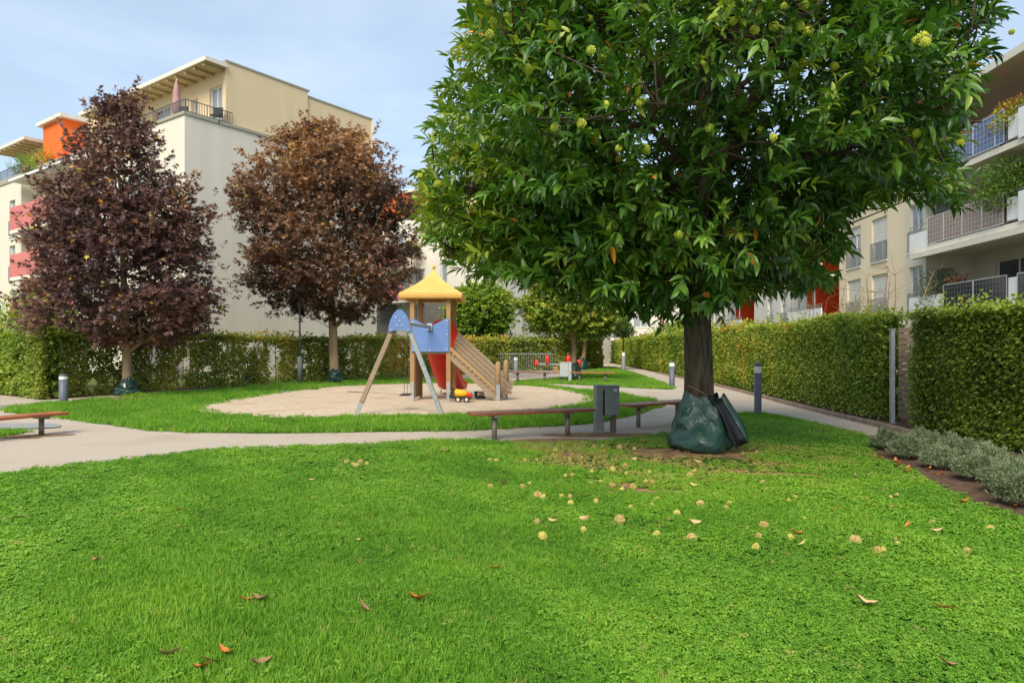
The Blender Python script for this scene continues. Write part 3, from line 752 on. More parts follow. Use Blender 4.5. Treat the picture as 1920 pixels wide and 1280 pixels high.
# a few through-views left open
for (hx, hy, hr) in ((1480, 195, 20), (1545, 560, 26), (1030, 470, 22), (905, 165, 14)):
    ok &= np.hypot(pj[:, 0] - hx, pj[:, 1] - hy) > hr
CC = CC[ok][:720]; D = D[ok][:720]
# the low boughs on the left reach further down
nl_ = 420
lx_ = rng.uniform(800, 1290, nl_); ly_ = rng.uniform(380, 565, nl_); ld_ = rng.uniform(9.2, 12.0, nl_)
k = inside(SIL, lx_, ly_ + 12)
LQ = np.array([AT(a, b, c) for a, b, c in zip(lx_[k], ly_[k], ld_[k])])[:110]
CC = np.concatenate([CC, LQ]); D = np.concatenate([D, unit(LQ - [tx, ty, 3.4])])
branches(mbL, limbs, limb_r, CC, 3, .10, .026, .007)
mbL.build('limb', M['bark_chestnut'], CH, kind='stuff')
ns_ = 11
SC = np.repeat(CC, ns_, 0) + rng.normal(0, .30, (len(CC) * ns_, 3)) * [1, 1, .8]
SD = unit(np.repeat(D, ns_, 0) * [1, 1, .6] + rng.normal(0, .45, SC.shape) + [0, 0, .30])
pj = project(SC + SD * .18)
k = inside(SIL, pj[:, 0], pj[:, 1]) & (SC[:, 2] > 2.05)
SC, SD = SC[k], SD[k]
P, A, N = sprig_leaves(SC, SD, 10, .30, .17, .12)
L = rng.uniform(.12, .24, len(P)) * np.repeat(rng.uniform(.8, 1.12, len(SC)), 10)
hrel = (P[:, 2] - 2.0) / 6.0
tint = 0.46 + 0.12 * wob(P, .8) + np.clip(-(P[:, 0] - 0.8), 0, 2) * .18 + np.repeat(rng.normal(-.04, .10, len(SC)) + .30 * (rng.random(len(SC)) < .22), 10) + np.clip((P[:, 2] - 5) * .05, 0, .2) + rng.normal(0, .10, len(P))  # upper leaves tinted lighter as if catching light; left side yellower
tint = np.clip(tint, 0, .93); odd = rng.random(len(P)) < .006; tint[odd] = .99
dcam = np.linalg.norm(P - [0, 0, CAM_H], axis=1)
# 300 of the leaves that show largest stay single parts, the rest are one mass
pj = project(P)
vis = (pj[:, 0] > 0) & (pj[:, 0] < 1920) & (pj[:, 1] > 0) & (pj[:, 1] < 640)
score = np.where(vis, dcam - 4.0 * L / .2 + rng.normal(0, .25, len(P)), 99)
pickd = np.argsort(score)[:300]; mask = np.ones(len(P), bool); mask[pickd] = False
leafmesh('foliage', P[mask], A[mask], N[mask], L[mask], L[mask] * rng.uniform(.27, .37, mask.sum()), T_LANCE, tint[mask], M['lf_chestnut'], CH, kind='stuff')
proto = []
for v in range(6):
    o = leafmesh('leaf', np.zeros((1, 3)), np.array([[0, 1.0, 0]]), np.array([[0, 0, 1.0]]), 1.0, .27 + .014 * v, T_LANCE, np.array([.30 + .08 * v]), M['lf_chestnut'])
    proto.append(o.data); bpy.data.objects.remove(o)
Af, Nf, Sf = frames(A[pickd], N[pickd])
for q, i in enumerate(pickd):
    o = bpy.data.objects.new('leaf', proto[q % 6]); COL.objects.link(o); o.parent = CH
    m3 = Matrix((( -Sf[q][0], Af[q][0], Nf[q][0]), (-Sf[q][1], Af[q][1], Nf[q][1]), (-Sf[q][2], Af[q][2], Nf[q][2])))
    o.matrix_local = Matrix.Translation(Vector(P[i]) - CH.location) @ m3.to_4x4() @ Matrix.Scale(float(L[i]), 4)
# husks
def husk_mesh(name, r, material, seed=0):
    bm = bmesh.new(); bmesh.ops.create_icosphere(bm, subdivisions=2, radius=r * .86)
    rr = random.Random(seed)
    for f in list(bm.faces):
        c = f.calc_center_median(); d = c.normalized()
        tip = bm.verts.new(d * r * rr.uniform(1.0, 1.16) + Vector((rr.gauss(0, r * .06), rr.gauss(0, r * .06), rr.gauss(0, r * .06))))
        vs3 = list(f.verts); bm.faces.remove(f)
        for a in range(3): bm.faces.new((vs3[a], vs3[(a + 1) % 3], tip))
    me = bpy.data.meshes.new(name); bm.to_mesh(me); bm.free(); me.materials.append(material)
    return me
HT = [husk_mesh('husk', .045 + .006 * i, M['burr_tree'], i) for i in range(3)]
tree_husks = [(1343, 35), (1415, 57), (1452, 50), (1470, 12), (1500, 50), (1515, 60), (1510, 10), (1565, 124), (1730, 70), (1718, 75), (1735, 80), (1785, 82), (1790, 8), (1330, 240), (1425, 245), (1450, 258), (1718, 250), (1800, 268), (1160, 278), (1160, 298), (1210, 278), (1213, 285), (1187, 391), (1272, 440), (1285, 448), (1105, 35), (1108, 95), (1127, 105), (1128, 110), (1090, 232), (1135, 196), (1200, 192), (925, 40), (950, 30), (915, 5), (918, 65), (1375, 40), (788, 330), (820, 345), (1897, 60), (1040, 240), (990, 130)]
allP = P[vis]; apj = pj[vis]
for i, (hx, hy) in enumerate(tree_husks):
    near = np.hypot(apj[:, 0] - hx, apj[:, 1] - hy) < 16
    dd = allP[near][:, 1].min() - .01 if near.any() else 9.5
    o = bpy.data.objects.new('husk', HT[i % 3]); COL.objects.link(o); o.parent = CH
    o.location = Vector(AT(hx, hy, dd)) - CH.location; o.rotation_euler = (random.random() * 6, random.random() * 6, 0)
    o.scale = (.9,) * 3

# --- maples
def maple(name, base, prof, lean, trunk_r, n_cl, leafL, material, label, cat='tree', group=None, tip_sprigs=14, tint0=.42, bark='bark_maple', T=T_MAPLE, ns=12, nl=6, cl_sig=.34, flat=.6, htint=.0, shell=.45):
    t = thing(name, (base[0], base[1], 0), label, cat, group)
    zt = prof[-1][0]; zb = prof[0][0]
    zz = np.array([p[0] for p in prof]); rr = np.array([p[1] for p in prof])
    ax = lambda z: np.array([base[0] + lean[0] * (z / zt), base[1] + lean[1] * (z / zt)])
    mb = MB()
    hs = np.linspace(0, zt * .96, 10)
    pts = [(*(ax(h) + (rng.normal(0, .03, 2) if 1 < i < 10 else 0)), h - (.05 if i == 0 else 0)) for i, h in enumerate(hs)]
    rads = [trunk_r * 1.22] + [trunk_r * (1 - .55 * h / zb * .3 if h < zb else max(.06, (1 - (h - zb) / (zt - zb)) * .8)) for h in hs[1:]]
    pts.insert(1, (*ax(.25), .25)); rads.insert(1, trunk_r * 1.03)
    mb.tube(pts, rads, 14)
    mb.build('trunk', M[bark], t)
    z = rng.uniform(zb, zt, n_cl * 3)
    R = np.interp(z, zz, rr)
    k = rng.random(len(z)) < (R / rr.max()) ** 1.3 + .12
    z, R = z[k][:n_cl], R[k][:n_cl]; n = len(z)
    th = rng.uniform(0, 6.283, n); rho = rng.uniform(.12, 1, n) ** shell
    lump = 1 + .10 * np.sin(3 * th + z * 1.1) + .07 * np.sin(5 * th - z * 2.3)
    axy = np.stack([ax(q) for q in z])
    CCm = np.c_[axy + np.c_[np.cos(th), np.sin(th)] * (R * rho * lump * .93)[:, None], z]
    mbL = MB(); lp = []; lr = []
    for i in range(13):
        z0 = zb * .8 + (zt - zb) * .75 * i / 13; a = i * 2.4
        ze = z0 + (zt - z0) * .28; rl = np.interp(ze, zz, rr) * .72
        e = (*(ax(ze) + np.array([math.cos(a), math.sin(a)]) * rl), ze)
        q = wavy((*ax(z0), z0), e, 5, .12); r_ = list(np.linspace(trunk_r * .42 * (1 - .5 * i / 13), .015, 6))
        mbL.tube(q, r_, 6, caps=False); lp += [list(x) for x in q[1:]]; lr += r_[1:]
    lp += [list(p) for p in pts[3:]]; lr += rads[3:]
    branches(mbL, lp, lr, CCm, 2, .08, .022, .006, 4)
    out = np.c_[np.cos(th), np.sin(th), .35 + 0 * th]
    SC = np.repeat(CCm, ns, 0) + rng.normal(0, cl_sig, (n * ns, 3)) * [1, 1, flat]
    SD = unit(np.repeat(out, ns, 0) + rng.normal(0, .5, SC.shape))
    # whip shoots that stand out of the crown
    for i in range(tip_sprigs):
        zz_ = rng.uniform(zb + .3 * (zt - zb), zt); a = rng.uniform(0, 6.28); rl = np.interp(zz_, zz, rr)
        p0 = np.array([*(ax(zz_) + np.array([math.cos(a), math.sin(a)]) * rl * .9), zz_]); d = np.array([math.cos(a) * .5, math.sin(a) * .5, 1.0]); ln = rng.uniform(.5, 1.1)
        mbL.tube([p0, p0 + d * ln], [.008, .003], 4, caps=False)
        m = 3; SC = np.concatenate([SC, p0 + d * ln * np.linspace(.6, 1, m)[:, None] - d * .1]); SD = np.concatenate([SD, np.tile(unit(d[None]), (m, 1))])
    mbL.build('limb', M[bark], t, kind='stuff')
    P, A, N = sprig_leaves(SC, SD, nl, .26, leafL, .25)
    N = N + [0, -.25, .4]
    L = leafL * rng.uniform(.7, 1.25, len(P))
    tint = tint0 + .12 * wob(P, .9) + htint * ((P[:, 2] - zb) / (zt - zb) - .5) + rng.normal(0, .14, len(P))  # htint paints the lit crown top and darker underside into the leaf colour
    tint = np.clip(tint, 0, .94); odd = rng.random(len(P)) < .012; tint[odd] = rng.uniform(.95, 1, odd.sum())
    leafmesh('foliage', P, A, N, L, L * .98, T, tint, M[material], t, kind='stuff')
    return t

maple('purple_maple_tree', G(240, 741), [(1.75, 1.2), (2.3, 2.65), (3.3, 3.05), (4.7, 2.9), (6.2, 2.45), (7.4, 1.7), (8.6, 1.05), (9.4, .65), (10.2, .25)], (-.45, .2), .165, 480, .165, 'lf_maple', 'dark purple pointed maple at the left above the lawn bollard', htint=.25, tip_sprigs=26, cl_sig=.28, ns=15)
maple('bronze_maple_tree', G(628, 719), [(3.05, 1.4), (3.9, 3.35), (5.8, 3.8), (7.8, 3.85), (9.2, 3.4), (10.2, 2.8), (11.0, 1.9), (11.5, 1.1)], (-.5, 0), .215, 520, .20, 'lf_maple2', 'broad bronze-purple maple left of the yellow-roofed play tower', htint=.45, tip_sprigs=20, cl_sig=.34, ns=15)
maple('ball_maple_tree', (-2.6, 52.0), [(2.6, 1.0), (3.2, 2.2), (4.2, 2.5), (5.2, 2.2), (6.0, 1.3), (6.3, .6)], (.35, 0), .12, 330, .19, 'lf_ball', 'round clipped green tree behind the hedge right of the play tower', tip_sprigs=0, bark='bark_dark', T=T_DIAMOND, ns=13, nl=7, cl_sig=.22, htint=.2, flat=1, shell=.28)
maple('ball_maple_tree', G(1077, 713), [(2.35, 1.2), (2.7, 2.1), (3.3, 2.45), (4.0, 2.25), (4.7, 1.5), (5.05, .7)], (-.15, 0), .155, 330, .14, 'lf_ball2', 'yellowing round-headed tree behind the grey far bin, thicker trunk', tip_sprigs=0, T=T_DIAMOND, ns=13, nl=7, cl_sig=.20, htint=.3, flat=1, shell=.28)
maple('ball_maple_tree', G(1091, 693), [(2.6, 1.2), (3.2, 2.6), (4.2, 3.1), (5.3, 2.8), (6.2, 1.8), (6.6, .8)], (.7, 0), .17, 300, .18, 'lf_ball', 'green round-headed tree with pale slim trunk, behind the yellowing one', tip_sprigs=0, T=T_DIAMOND, ns=13, nl=7, cl_sig=.25, htint=.2, flat=1, shell=.28)

def bush(name, c, r, n, leaf, material, label, cat='shrub', group=None, stem=True, tint0=.5, T=T_DIAMOND, up=0.4, trunk=None, parent=None, ratio=.55, shell=.5):
    if parent is None: t = thing(name, (c[0], c[1], trunk[2] if trunk else max(0, c[2] - r[2])), label, cat, group)
    else: t = parent
    D = rdir(n); rho = rng.uniform(.1, 1, n) ** shell
    lump = 1 + .16 * wob(D * 2.3 + np.array(c)[None], 1.6)
    P = np.array(c) + D * np.array(r) * (rho * lump)[:, None]
    k = P[:, 2] > .03; P, D = P[k], D[k]; n = len(P)
    A = unit(D + rng.normal(0, .55, (n, 3)) + [0, 0, up]); N = unit(D + [0, 0, .6] + rng.normal(0, .5, (n, 3)))
    L = leaf * rng.uniform(.7, 1.3, n)
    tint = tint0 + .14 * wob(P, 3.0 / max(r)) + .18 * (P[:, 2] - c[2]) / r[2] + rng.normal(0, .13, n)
    leafmesh('foliage', P, A, N, L, L * ratio, T, tint, M[material], t, kind='stuff')
    if stem:
        mb = MB(); b = trunk or (c[0], c[1], max(0, c[2] - r[2]))
        mb.tube(wavy(b, c, 3, .02), [.05 * max(r), .045 * max(r), .035 * max(r), .02 * max(r)] if not trunk else [.06, .055, .045, .03], 7)
        for i in range(7):
            d = rdir(1)[0]; d[2] = abs(d[2])
            mb.tube(wavy((c[0], c[1], c[2] - r[2] * .45), np.array(c) + d * np.array(r) * .8, 2, .03), [.03 * max(r), .02 * max(r), .008], 5, caps=False)
        mb.build('stem', M['bark_dark'], t)
    return t

bush('topiary_tree', (9.0, 56, 3.05), (.95, .95, .62), 2500, .13, 'lf_bush', 'small round topiary tree rising from the far right hedge', 'tree', trunk=(9.0, 56, 0), tint0=.3)
bush('shrub', (12.8, 52, 2.5), (2.2, 2, 1.3), 4200, .16, 'lf_bush', 'mid green bush showing over the hedge left of the chestnut trunk', tint0=.35)
bush('shrub', (11.6, 44, 2.4), (1.8, 1.5, 1.35), 3500, .15, 'lf_hedge', 'tall yellow-green bush over the hedge just left of the chestnut trunk', tint0=.6)
bush('shrub', (15.0, 60, 2.8), (2.0, 2.0, 1.4), 3000, .18, 'lf_bush', 'dark bush deep behind the right hedge beside the far white house', tint0=.2)
bush('shrub', (-18.6, 27.0, 2.3), (1.8, 1.6, 1.5), 5200, .13, 'lf_hedge', 'loose yellow-green shrub above the hedge at the left edge', tint0=.6)
bush('shrub', (-1.5, 51.5, 2.0), (2.0, 1.0, 1.35), 3500, .16, 'lf_bush', 'bright green bush under the round tree behind the hedge', tint0=.7)

def bare_shrub(c, h, n, label, spread=.8, seed=0, thick=.03):
    t = thing('bare_shrub', (c[0], c[1], 0), label, 'shrub')
    r = random.Random(seed); mb = MB(); mt = MB()
    for i in range(n):
        a = r.uniform(0, 6.28); s = r.uniform(.2, 1) * spread
        top = np.array([c[0] + math.cos(a) * s * h * .55, c[1] + math.sin(a) * s * h * .3, h * r.uniform(.75, 1.05)])
        b = np.array([c[0] + r.gauss(0, .15), c[1] + r.gauss(0, .15), 0.0])
        q = wavy(b, top, 5, .08); mb.tube(q, list(np.linspace(thick, thick * .35, 6)), 6, caps=False)
        for k in range(9):
            j = r.randint(2, 5); p = q[j]; d = rdir(1)[0]; d[2] = abs(d[2]) * .7
            e = p + d * r.uniform(.5, 1.2); mt.tube(wavy(p, e, 3, .05), [.008, .006, .004, .002], 4, caps=False)
    mb.build('branch', M['bark_dry'], t, kind='stuff'); mt.build('twig', M['bark_dry'], t, kind='stuff')
bare_shrub((11.9, 22.3), 4.0, 9, 'bare leafless shrub with thick stems in front of the beige facade', seed=3, thick=.035)
bare_shrub((12.6, 28.5), 3.9, 14, 'pale leafless shrub over the hedge in front of the orange recess', seed=5, spread=1.1, thick=.02)

# ------------------------------------------------------------------ buildings
class Face:
    """a vertical plane: u along the wall, v up, n outward"""
    def __init__(self, o, U, N): self.o = np.array(o, float); self.U = unit(np.array(U, float)); self.N = unit(np.array(N, float))
    def pt(self, u, v, n=0.0):
        p = self.o + self.U * u + self.N * n
        return (p[0], p[1], v)
    def box(self, mb, u0, u1, v0, v1, n0, n1):
        vs = [self.pt(u, v, n) for v in (v0, v1) for n in (n0, n1) for u in (u0, u1)]
        return mb.add(vs, [(0, 2, 3, 1), (4, 5, 7, 6), (0, 1, 5, 4), (2, 6, 7, 3), (0, 4, 6, 2), (1, 3, 7, 5)])
    def shifted(self, u=0, n=0): return Face(self.o + self.U * u + self.N * n, self.U, self.N)

def wall_face(mb, F, u0, u1, v0, v1, ops=(), depth=.22, n=0.0):
    us = sorted(set([u0, u1] + [x for o in ops for x in o[:2]])); vs = sorted(set([v0, v1] + [x for o in ops for x in o[2:4]]))
    for a, b in zip(us, us[1:]):
        for c, d in zip(vs, vs[1:]):
            um, vm = (a + b) / 2, (c + d) / 2
            if any(o[0] < um < o[1] and o[2] < vm < o[3] for o in ops): continue
            mb.add([F.pt(a, c, n), F.pt(b, c, n), F.pt(b, d, n), F.pt(a, d, n)], [(0, 1, 2, 3)])
    for o in ops:
        a, b, c, d = o[:4]
        q = [(a, c), (b, c), (b, d), (a, d)]
        for (p, r) in zip(q, q[1:] + q[:1]):
            mb.add([F.pt(*p, n), F.pt(*r, n), F.pt(*r, n - depth), F.pt(*p, n - depth)], [(0, 1, 2, 3)])

def window(F, parent, u0, u1, v0, v1, n=0.0, depth=.2, split=None, shutter=0.0, rail=None, glass='glass', sill=True, frame='frame_white', simple=False):
    m = MB(); w = .07; a, b = n - depth, n - depth + .07
    F.box(m, u0, u0 + w, v0, v1, a, b); F.box(m, u1 - w, u1, v0, v1, a, b)
    F.box(m, u0 + w, u1 - w, v0, v0 + w, a, b); F.box(m, u0 + w, u1 - w, v1 - w, v1, a, b)
    if split:
        us = u0 + (u1 - u0) * split; F.box(m, us - .04, us + .04, v0 + w, v1 - w, a, b - .003)
    o = m.build('window', M[frame], parent)
    m = MB(); F.box(m, u0 + w, u1 - w, v0 + w, v1 - w, a + .01, a + .03); m.build('pane', M[glass], o)
    if sill:
        m = MB(); F.box(m, u0 - .05, u1 + .05, v0 - .06, v0 - .003, n - .02, n + .07); m.build('sill', M['frame_white'], o)
    if shutter:
        m = MB(); k = max(3, int((v1 - v0) * shutter / .11)); dv = (v1 - v0) * shutter / k
        for i in range(k):
            F.box(m, u0 + .02, u1 - .02, v1 - (i + 1) * dv + .012, v1 - i * dv, b + .004, b + .03 - .004 * (i % 2))
        m.build('shutter', M['shutter'], o)
    if rail:
        m = MB(); kind = rail
        F.box(m, u0 - .03, u1 + .03, v0 + 1.0, v0 + 1.05, n + .03, n + .07); F.box(m, u0 - .03, u1 + .03, v0 + .04, v0 + .08, n + .03, n + .07)
        if kind == 'panel':
            F.box(m, u0, u1, v0 + .08, v0 + 1.0, n + .04, n + .055)
        nb = max(4, int((u1 - u0) / .14))
        for i in range(nb + 1):
            u = u0 + (u1 - u0) * i / nb; F.box(m, u - .035, u + .035, v0 + .08, v0 + 1.0, n + .056, n + .066)
        m.build('railing', M['rail_grey'], o)
    return o

def railing(F, parent, u0, u1, v0, v1, n, step=.14, mat_='rail', name='railing'):
    m = MB(); F.box(m, u0, u1, v1 - .04, v1, n - .02, n + .02); F.box(m, u0, u1, v0 + .06, v0 + .09, n - .015, n + .015)
    k = max(2, int((u1 - u0) / step))
    for i in range(k + 1):
        u = u0 + (u1 - u0) * i / k; w = .022 if i % 8 == 0 else .008
        F.box(m, u - w, u + w, v0, v1 - .04, n - .012, n + .012)
    return m.build(name, M[mat_], parent)

UL, UR = (-.81, .586), (.586, .81)
NL, NR = (-.586, -.81), (.81, -.586)

# --- left apartment block
A_ = thing('apartment_block', (-17, 36, 0), 'cream and white apartment block with roof terrace and slatted overhang behind the maples', 'building')
LF, RF = Face((-17, 36), UL, NL), Face((-17, 36), UR, NR)
HT_ = 13.75
fl = (.2, 3.2, 6.3, 9.4)
opsL = []
for f in fl[1:]:
    opsL += [(.9, 2.1, f + .1, f + 2.4), (4.2, 5.4, f + .1, f + 2.4), (7.2, 8.4, f + .1, f + 2.4), (11.6, 13.8, f + .05, f + 2.4), (15.2, 16.6, f + .05, f + 2.4)]
m = MB()
wall_face(m, LF, 0, 19.1, 0, HT_, opsL)
wall_face(m, RF, 0, 13.4, 0, HT_)
LFb = LF.shifted(n=-13.4); wall_face(m, LFb, 0, 19.1, 0, HT_); wall_face(m, RF.shifted(n=-19.1), 0, 13.4, 0, HT_)
m.add([LF.pt(0, HT_), LF.pt(19.1, HT_), LFb.pt(19.1, HT_), LFb.pt(0, HT_)], [(0, 1, 2, 3)])
m.build('wall', M['plaster_white'], A_)
for i, o in enumerate(opsL): window(LF, A_, *o, split=.5, shutter=(.9, .0, .35, 0)[i % 4], rail='bars' if o[0] < 9 else None)
# plinth of dark brick where the left face meets the corner
m = MB(); LF.box(m, .02, 6, 0, 2.6, 0, .04); m.build('brick_plinth', M['brick'], A_)
# coping and railings of the terrace
m = MB(); LF.box(m, -.06, 19, HT_, HT_ + .16, -.25, .08); RF.box(m, .26, 13.5, HT_, HT_ + .16, -.25, .08); m.build('coping', M['coping'], A_)
railing(LF, A_, 0.05, 11.5, HT_ + .16, HT_ + .85, -.06); railing(RF, A_, .1, 2.75, HT_ + .16, HT_ + .85, -.06)
# penthouse
PL = LF.shifted(n=-2.44); ph0, ph1 = HT_, 17.35
opsP = [(.55, 1.8, ph0 + .15, ph0 + 2.45), (3.0, 3.65, ph0 + .9, ph0 + 2.2), (6.0, 8.0, ph0 + .15, ph0 + 2.45), (11, 13, ph0 + .15, ph0 + 2.45)]
PRF = RF.shifted(n=-.18)
m = MB()
wall_face(m, PL, .18, 17.0, ph0, ph1, opsP)
wall_face(m, PRF, 2.44, 7.9, ph0, ph1); wall_face(m, PRF, 8.0, 13.2, ph0, ph1 - .3, n=-.12)
m.add([PRF.pt(7.9, ph0), PRF.pt(7.9, ph1), PRF.pt(7.9, ph1, -.12), PRF.pt(7.9, ph0, -.12)], [(0, 1, 2, 3)])
bk = RF.shifted(u=13.2); b0 = LF.shifted(n=-13.2)
wall_face(m, b0, .18, 17, ph0, ph1 - .3)
m.add([PL.pt(.18, ph1 - .02), PL.pt(17, ph1 - .02), LF.pt(17, ph1 - .02, -7.9), LF.pt(.18, ph1 - .02, -7.9)], [(0, 1, 2, 3)])
m.add([LF.pt(.3, ph1 - .32, -7.9), LF.pt(17, ph1 - .32, -7.9), LF.pt(17, ph1 - .32, -13.2), LF.pt(.3, ph1 - .32, -13.2)], [(0, 1, 2, 3)])
pw = m.build('penthouse_wall', M['plaster_cream'], A_)
m = MB(); PRF.box(m, 2.4, 8.0, ph1, ph1 + .1, -.3, .05); PRF.box(m, 8.0, 13.3, ph1 - .3, ph1 - .2, -.42, -.07); m.build('roof_coping', M['coping'], A_)
for o in opsP: window(PL, A_, *o, split=.5 if o[1] - o[0] > 1 else None, frame='frame_white', glass='glass')
# overhang with joists
m = MB(); PL.box(m, 0.0, 15.2, 16.98, 17.2, 0.0, 1.3); ov = m.build('overhang', M['fascia'], A_)
m = MB(); PL.box(m, .05, 15.15, 16.95, 16.977, .02, 1.2); m.build('soffit', M['soffit'], ov)
for i in range(16):
    m = MB(); u = .35 + i * .95; PL.box(m, u, u + .13, 16.80, 16.947, .02, 1.18); m.build('joist', M['soffit'], ov)
# orange stair head
OL = LF.shifted(n=-1.0)
m = MB(); OL.box(m, 17.3, 20.5, HT_, 17.2, -5, 0); m.build('stair_head', M['orange'], A_)
m = MB(); OL.box(m, 16.9, 20.9, 17.2, 17.45, -5.2, .3); m.build('stair_head_roof', M['fascia'], A_)
m = MB(); OL.box(m, 21.0, 27.0, 16.2, 16.42, -4, 1.0); ov = m.build('overhang', M['fascia'], A_)
for i in range(7):
    m = MB(); OL.box(m, 21.2 + i * .85, 21.33 + i * .85, 16.05, 16.197, -.4, .9); m.build('joist', M['soffit'], ov)
m = MB(); OL.box(m, 20.52, 26.5, HT_ - .7, 16.2, -4, -.6); m.build('penthouse_wall', M['plaster_cream'], A_)
# wing at the left edge
WF = LF.shifted(u=19.1, n=.8); WH = 13.0
opsW = []
for f in (.2, 3.15, 6.2, 9.3):
    opsW += [(1.05, 2.05, f, f + 2.45), (4.2, 5.4, f, f + 2.45), (7.6, 8.8, f, f + 2.45)]
m = MB(); wall_face(m, WF, 0, 12, 0, WH, opsW)
m.add([WF.pt(0, 0), WF.pt(0, WH), WF.pt(0, WH, -14), WF.pt(0, 0, -14)], [(0, 1, 2, 3)])
m.add([WF.pt(0, WH), WF.pt(12, WH), WF.pt(12, WH, -14), WF.pt(0, WH, -14)], [(0, 1, 2, 3)])
m.build('wing_wall', M['plaster_white'], A_)
for i, o in enumerate(opsW): window(WF, A_, *o, rail='panel', shutter=.5 if i % 3 == 1 else 0)
m = MB(); WF.box(m, -.05, 12, WH, WH + .35, -.25, .07); m.build('coping', M['coping'], A_)
railing(WF, A_, .1, 11.8, WH + .35, WH + 1.05, -.08, .16)
# pink balconies
for f in (3.2, 6.3, 9.4):
    m = MB(); LF.box(m, 9.4, 19.0, f - .22, f, .003, 1.5); bo = m.build('balcony', M['slab'], A_)
    m = MB(); LF.box(m, 9.4, 19.0, f + .003, f + 1.5, 1.42, 1.5); m.build('parapet', M['pink'], bo)
    m = MB(); LF.box(m, 9.4, 9.48, f + .003, f + 1.5, .003, 1.417); m.build('parapet', M['panel_white'], bo)
m = MB(); LF.box(m, 9.6, 18.9, 12.6, 12.75, .003, 1.6); m.build('awning', M['panel_white'], A_)
# things on the roof terrace
px_, py_ = LF.pt(2.65, 0, -1.0)[:2]
t = thing('closed_parasol', (px_, py_, HT_), 'folded dusty pink parasol on the roof terrace under the slatted overhang', 'parasol')
m = MB(); m.lathe((px_, py_, HT_), [(.25, .0), (.25, .06), (.03, .08)], 12); m.build('base', M['frame_grey'], t)
m = MB(); m.tube([(px_, py_, HT_ + .06), (px_, py_, HT_ + 2.75)], .022, 8); m.build('pole', M['frame_white'], t)
m = MB(); prof = [(.10, .8), (.19, .95), (.21, 1.25), (.17, 1.7), (.15, 1.78), (.17, 1.9), (.11, 2.35), (.03, 2.68)]
vs2 = []
for r, z in prof:
    for j in range(20): a = 2 * math.pi * j / 20; k = r * (1 + .2 * (j % 2)); vs2.append((px_ + k * math.cos(a), py_ + k * math.sin(a), HT_ + z))
m.add(vs2, [(i * 20 + j, i * 20 + (j + 1) % 20, (i + 1) * 20 + (j + 1) % 20, (i + 1) * 20 + j) for i in range(7) for j in range(20)], True); m.build('canopy', M['parasol'], t)
for i, (u, nn, lb) in enumerate(((1.35, -.7, 'dark terrace chair nearest the terrace corner above the white wall'), (-.0, -1.9, 'dark terrace chair by the roof terrace door'))):
    c = LF.pt(u + .2, HT_, nn); t = thing('terrace_chair', c, lb, 'chair', 'chairs on the roof terrace')
    for dx in (-.22, .22):
        for dy in (-.2, .2):
            m = MB(); m.tube([(c[0] + dx, c[1] + dy, HT_), (c[0] + dx, c[1] + dy, HT_ + .45)], .02, 6); m.build('leg', M['black'], t)
    m = MB(); m.box(c[0] - .26, c[0] + .26, c[1] - .24, c[1] + .24, HT_ + .45, HT_ + .5); m.build('seat', M['black'], t)
    m = MB(); m.box(c[0] - .26, c[0] + .26, c[1] + .2, c[1] + .24, HT_ + .5, HT_ + 1.0); m.build('backrest', M['black'], t)
c = WF.pt(1.6, 0, -.9); t = bush('potted_palm', (c[0], c[1], WH + 1.2), (1.1, .8, .75), 420, .55, 'lf_bush', 'spiky palm on the far left roof terrace', 'plant', trunk=(c[0], c[1], WH + .1), ratio=.09, T=T_NEEDLE, up=.3)
c = WF.pt(-.5, 0, -1.2); bush('terrace_shrub', (c[0], c[1], WH + 1.2), (.8, .7, .9), 900, .16, 'lf_hedge', 'yellowing bamboo bush beside the palm on the roof terrace', 'plant', trunk=(c[0], c[1], WH), tint0=.75)

# --- middle block, behind the play tower
C_ = thing('apartment_block', (-2.19, 58, 0), 'white apartment block with dark brick base and red balcony behind the play tower', 'building')
CL, CR = Face((-2.19, 58), UL, NL), Face((-2.19, 58), UR, NR)
HC = 13.4
opsC = [(1.75, 2.4, z, z + 2.1) for z in (7.05, 10.1)] + [(4.3, 5.05, z, z + 2.1) for z in (7.05, 10.1)] + [(u, u + .8, z, z + 2.1) for z in (7.05, 10.1, 3.9) for u in (7.4, 9.6)]
opsCR = [(6.1, 7.5, z, z + 1.9) for z in (.8, 3.9, 6.9, 9.9)] + [(10.5, 11.9, z, z + 1.9) for z in (.8, 3.9, 6.9, 9.9)] + [(15, 16.4, z, z + 1.9) for z in (.8, 3.9, 6.9, 9.9)]
m = MB(); wall_face(m, CL, 0, 16, 0, HC, opsC); wall_face(m, CR, 0, 22, 0, HC, opsCR)
m.add([CL.pt(0, HC), CL.pt(16, HC), CL.pt(16, HC, -22), CL.pt(0, HC, -22)], [(0, 1, 2, 3)])
m.add([CL.pt(16, 0), CL.pt(16, HC), CL.pt(16, HC, -22), CL.pt(16, 0, -22)], [(0, 1, 2, 3)])
m.build('wall', M['plaster_far'], C_)
m = MB(); CL.box(m, .05, 7.35, 0, 6.9, .003, .06); CL.box(m, 10.5, 16, 0, 6.9, .003, .06); m.build('brick_base', M['brick'], C_)
for i, o in enumerate(opsC): window(CL, C_, *o, shutter=.6 if i % 3 == 0 else 0, rail=None)
for i, o in enumerate(opsCR): window(CR, C_, *o, split=.5, shutter=.7 if i % 4 == 1 else 0)
m = MB(); m.tube([CR.pt(5.35, .1, .07), CR.pt(5.35, HC, .07)], .06, 8); m.build('drainpipe', M['alu'], C_)
m = MB(); CL.box(m, -.05, 16, HC, HC + .3, -.25, .07); CR.box(m, .26, 22, HC, HC + .3, -.25, .07); m.build('coping', M['coping'], C_)
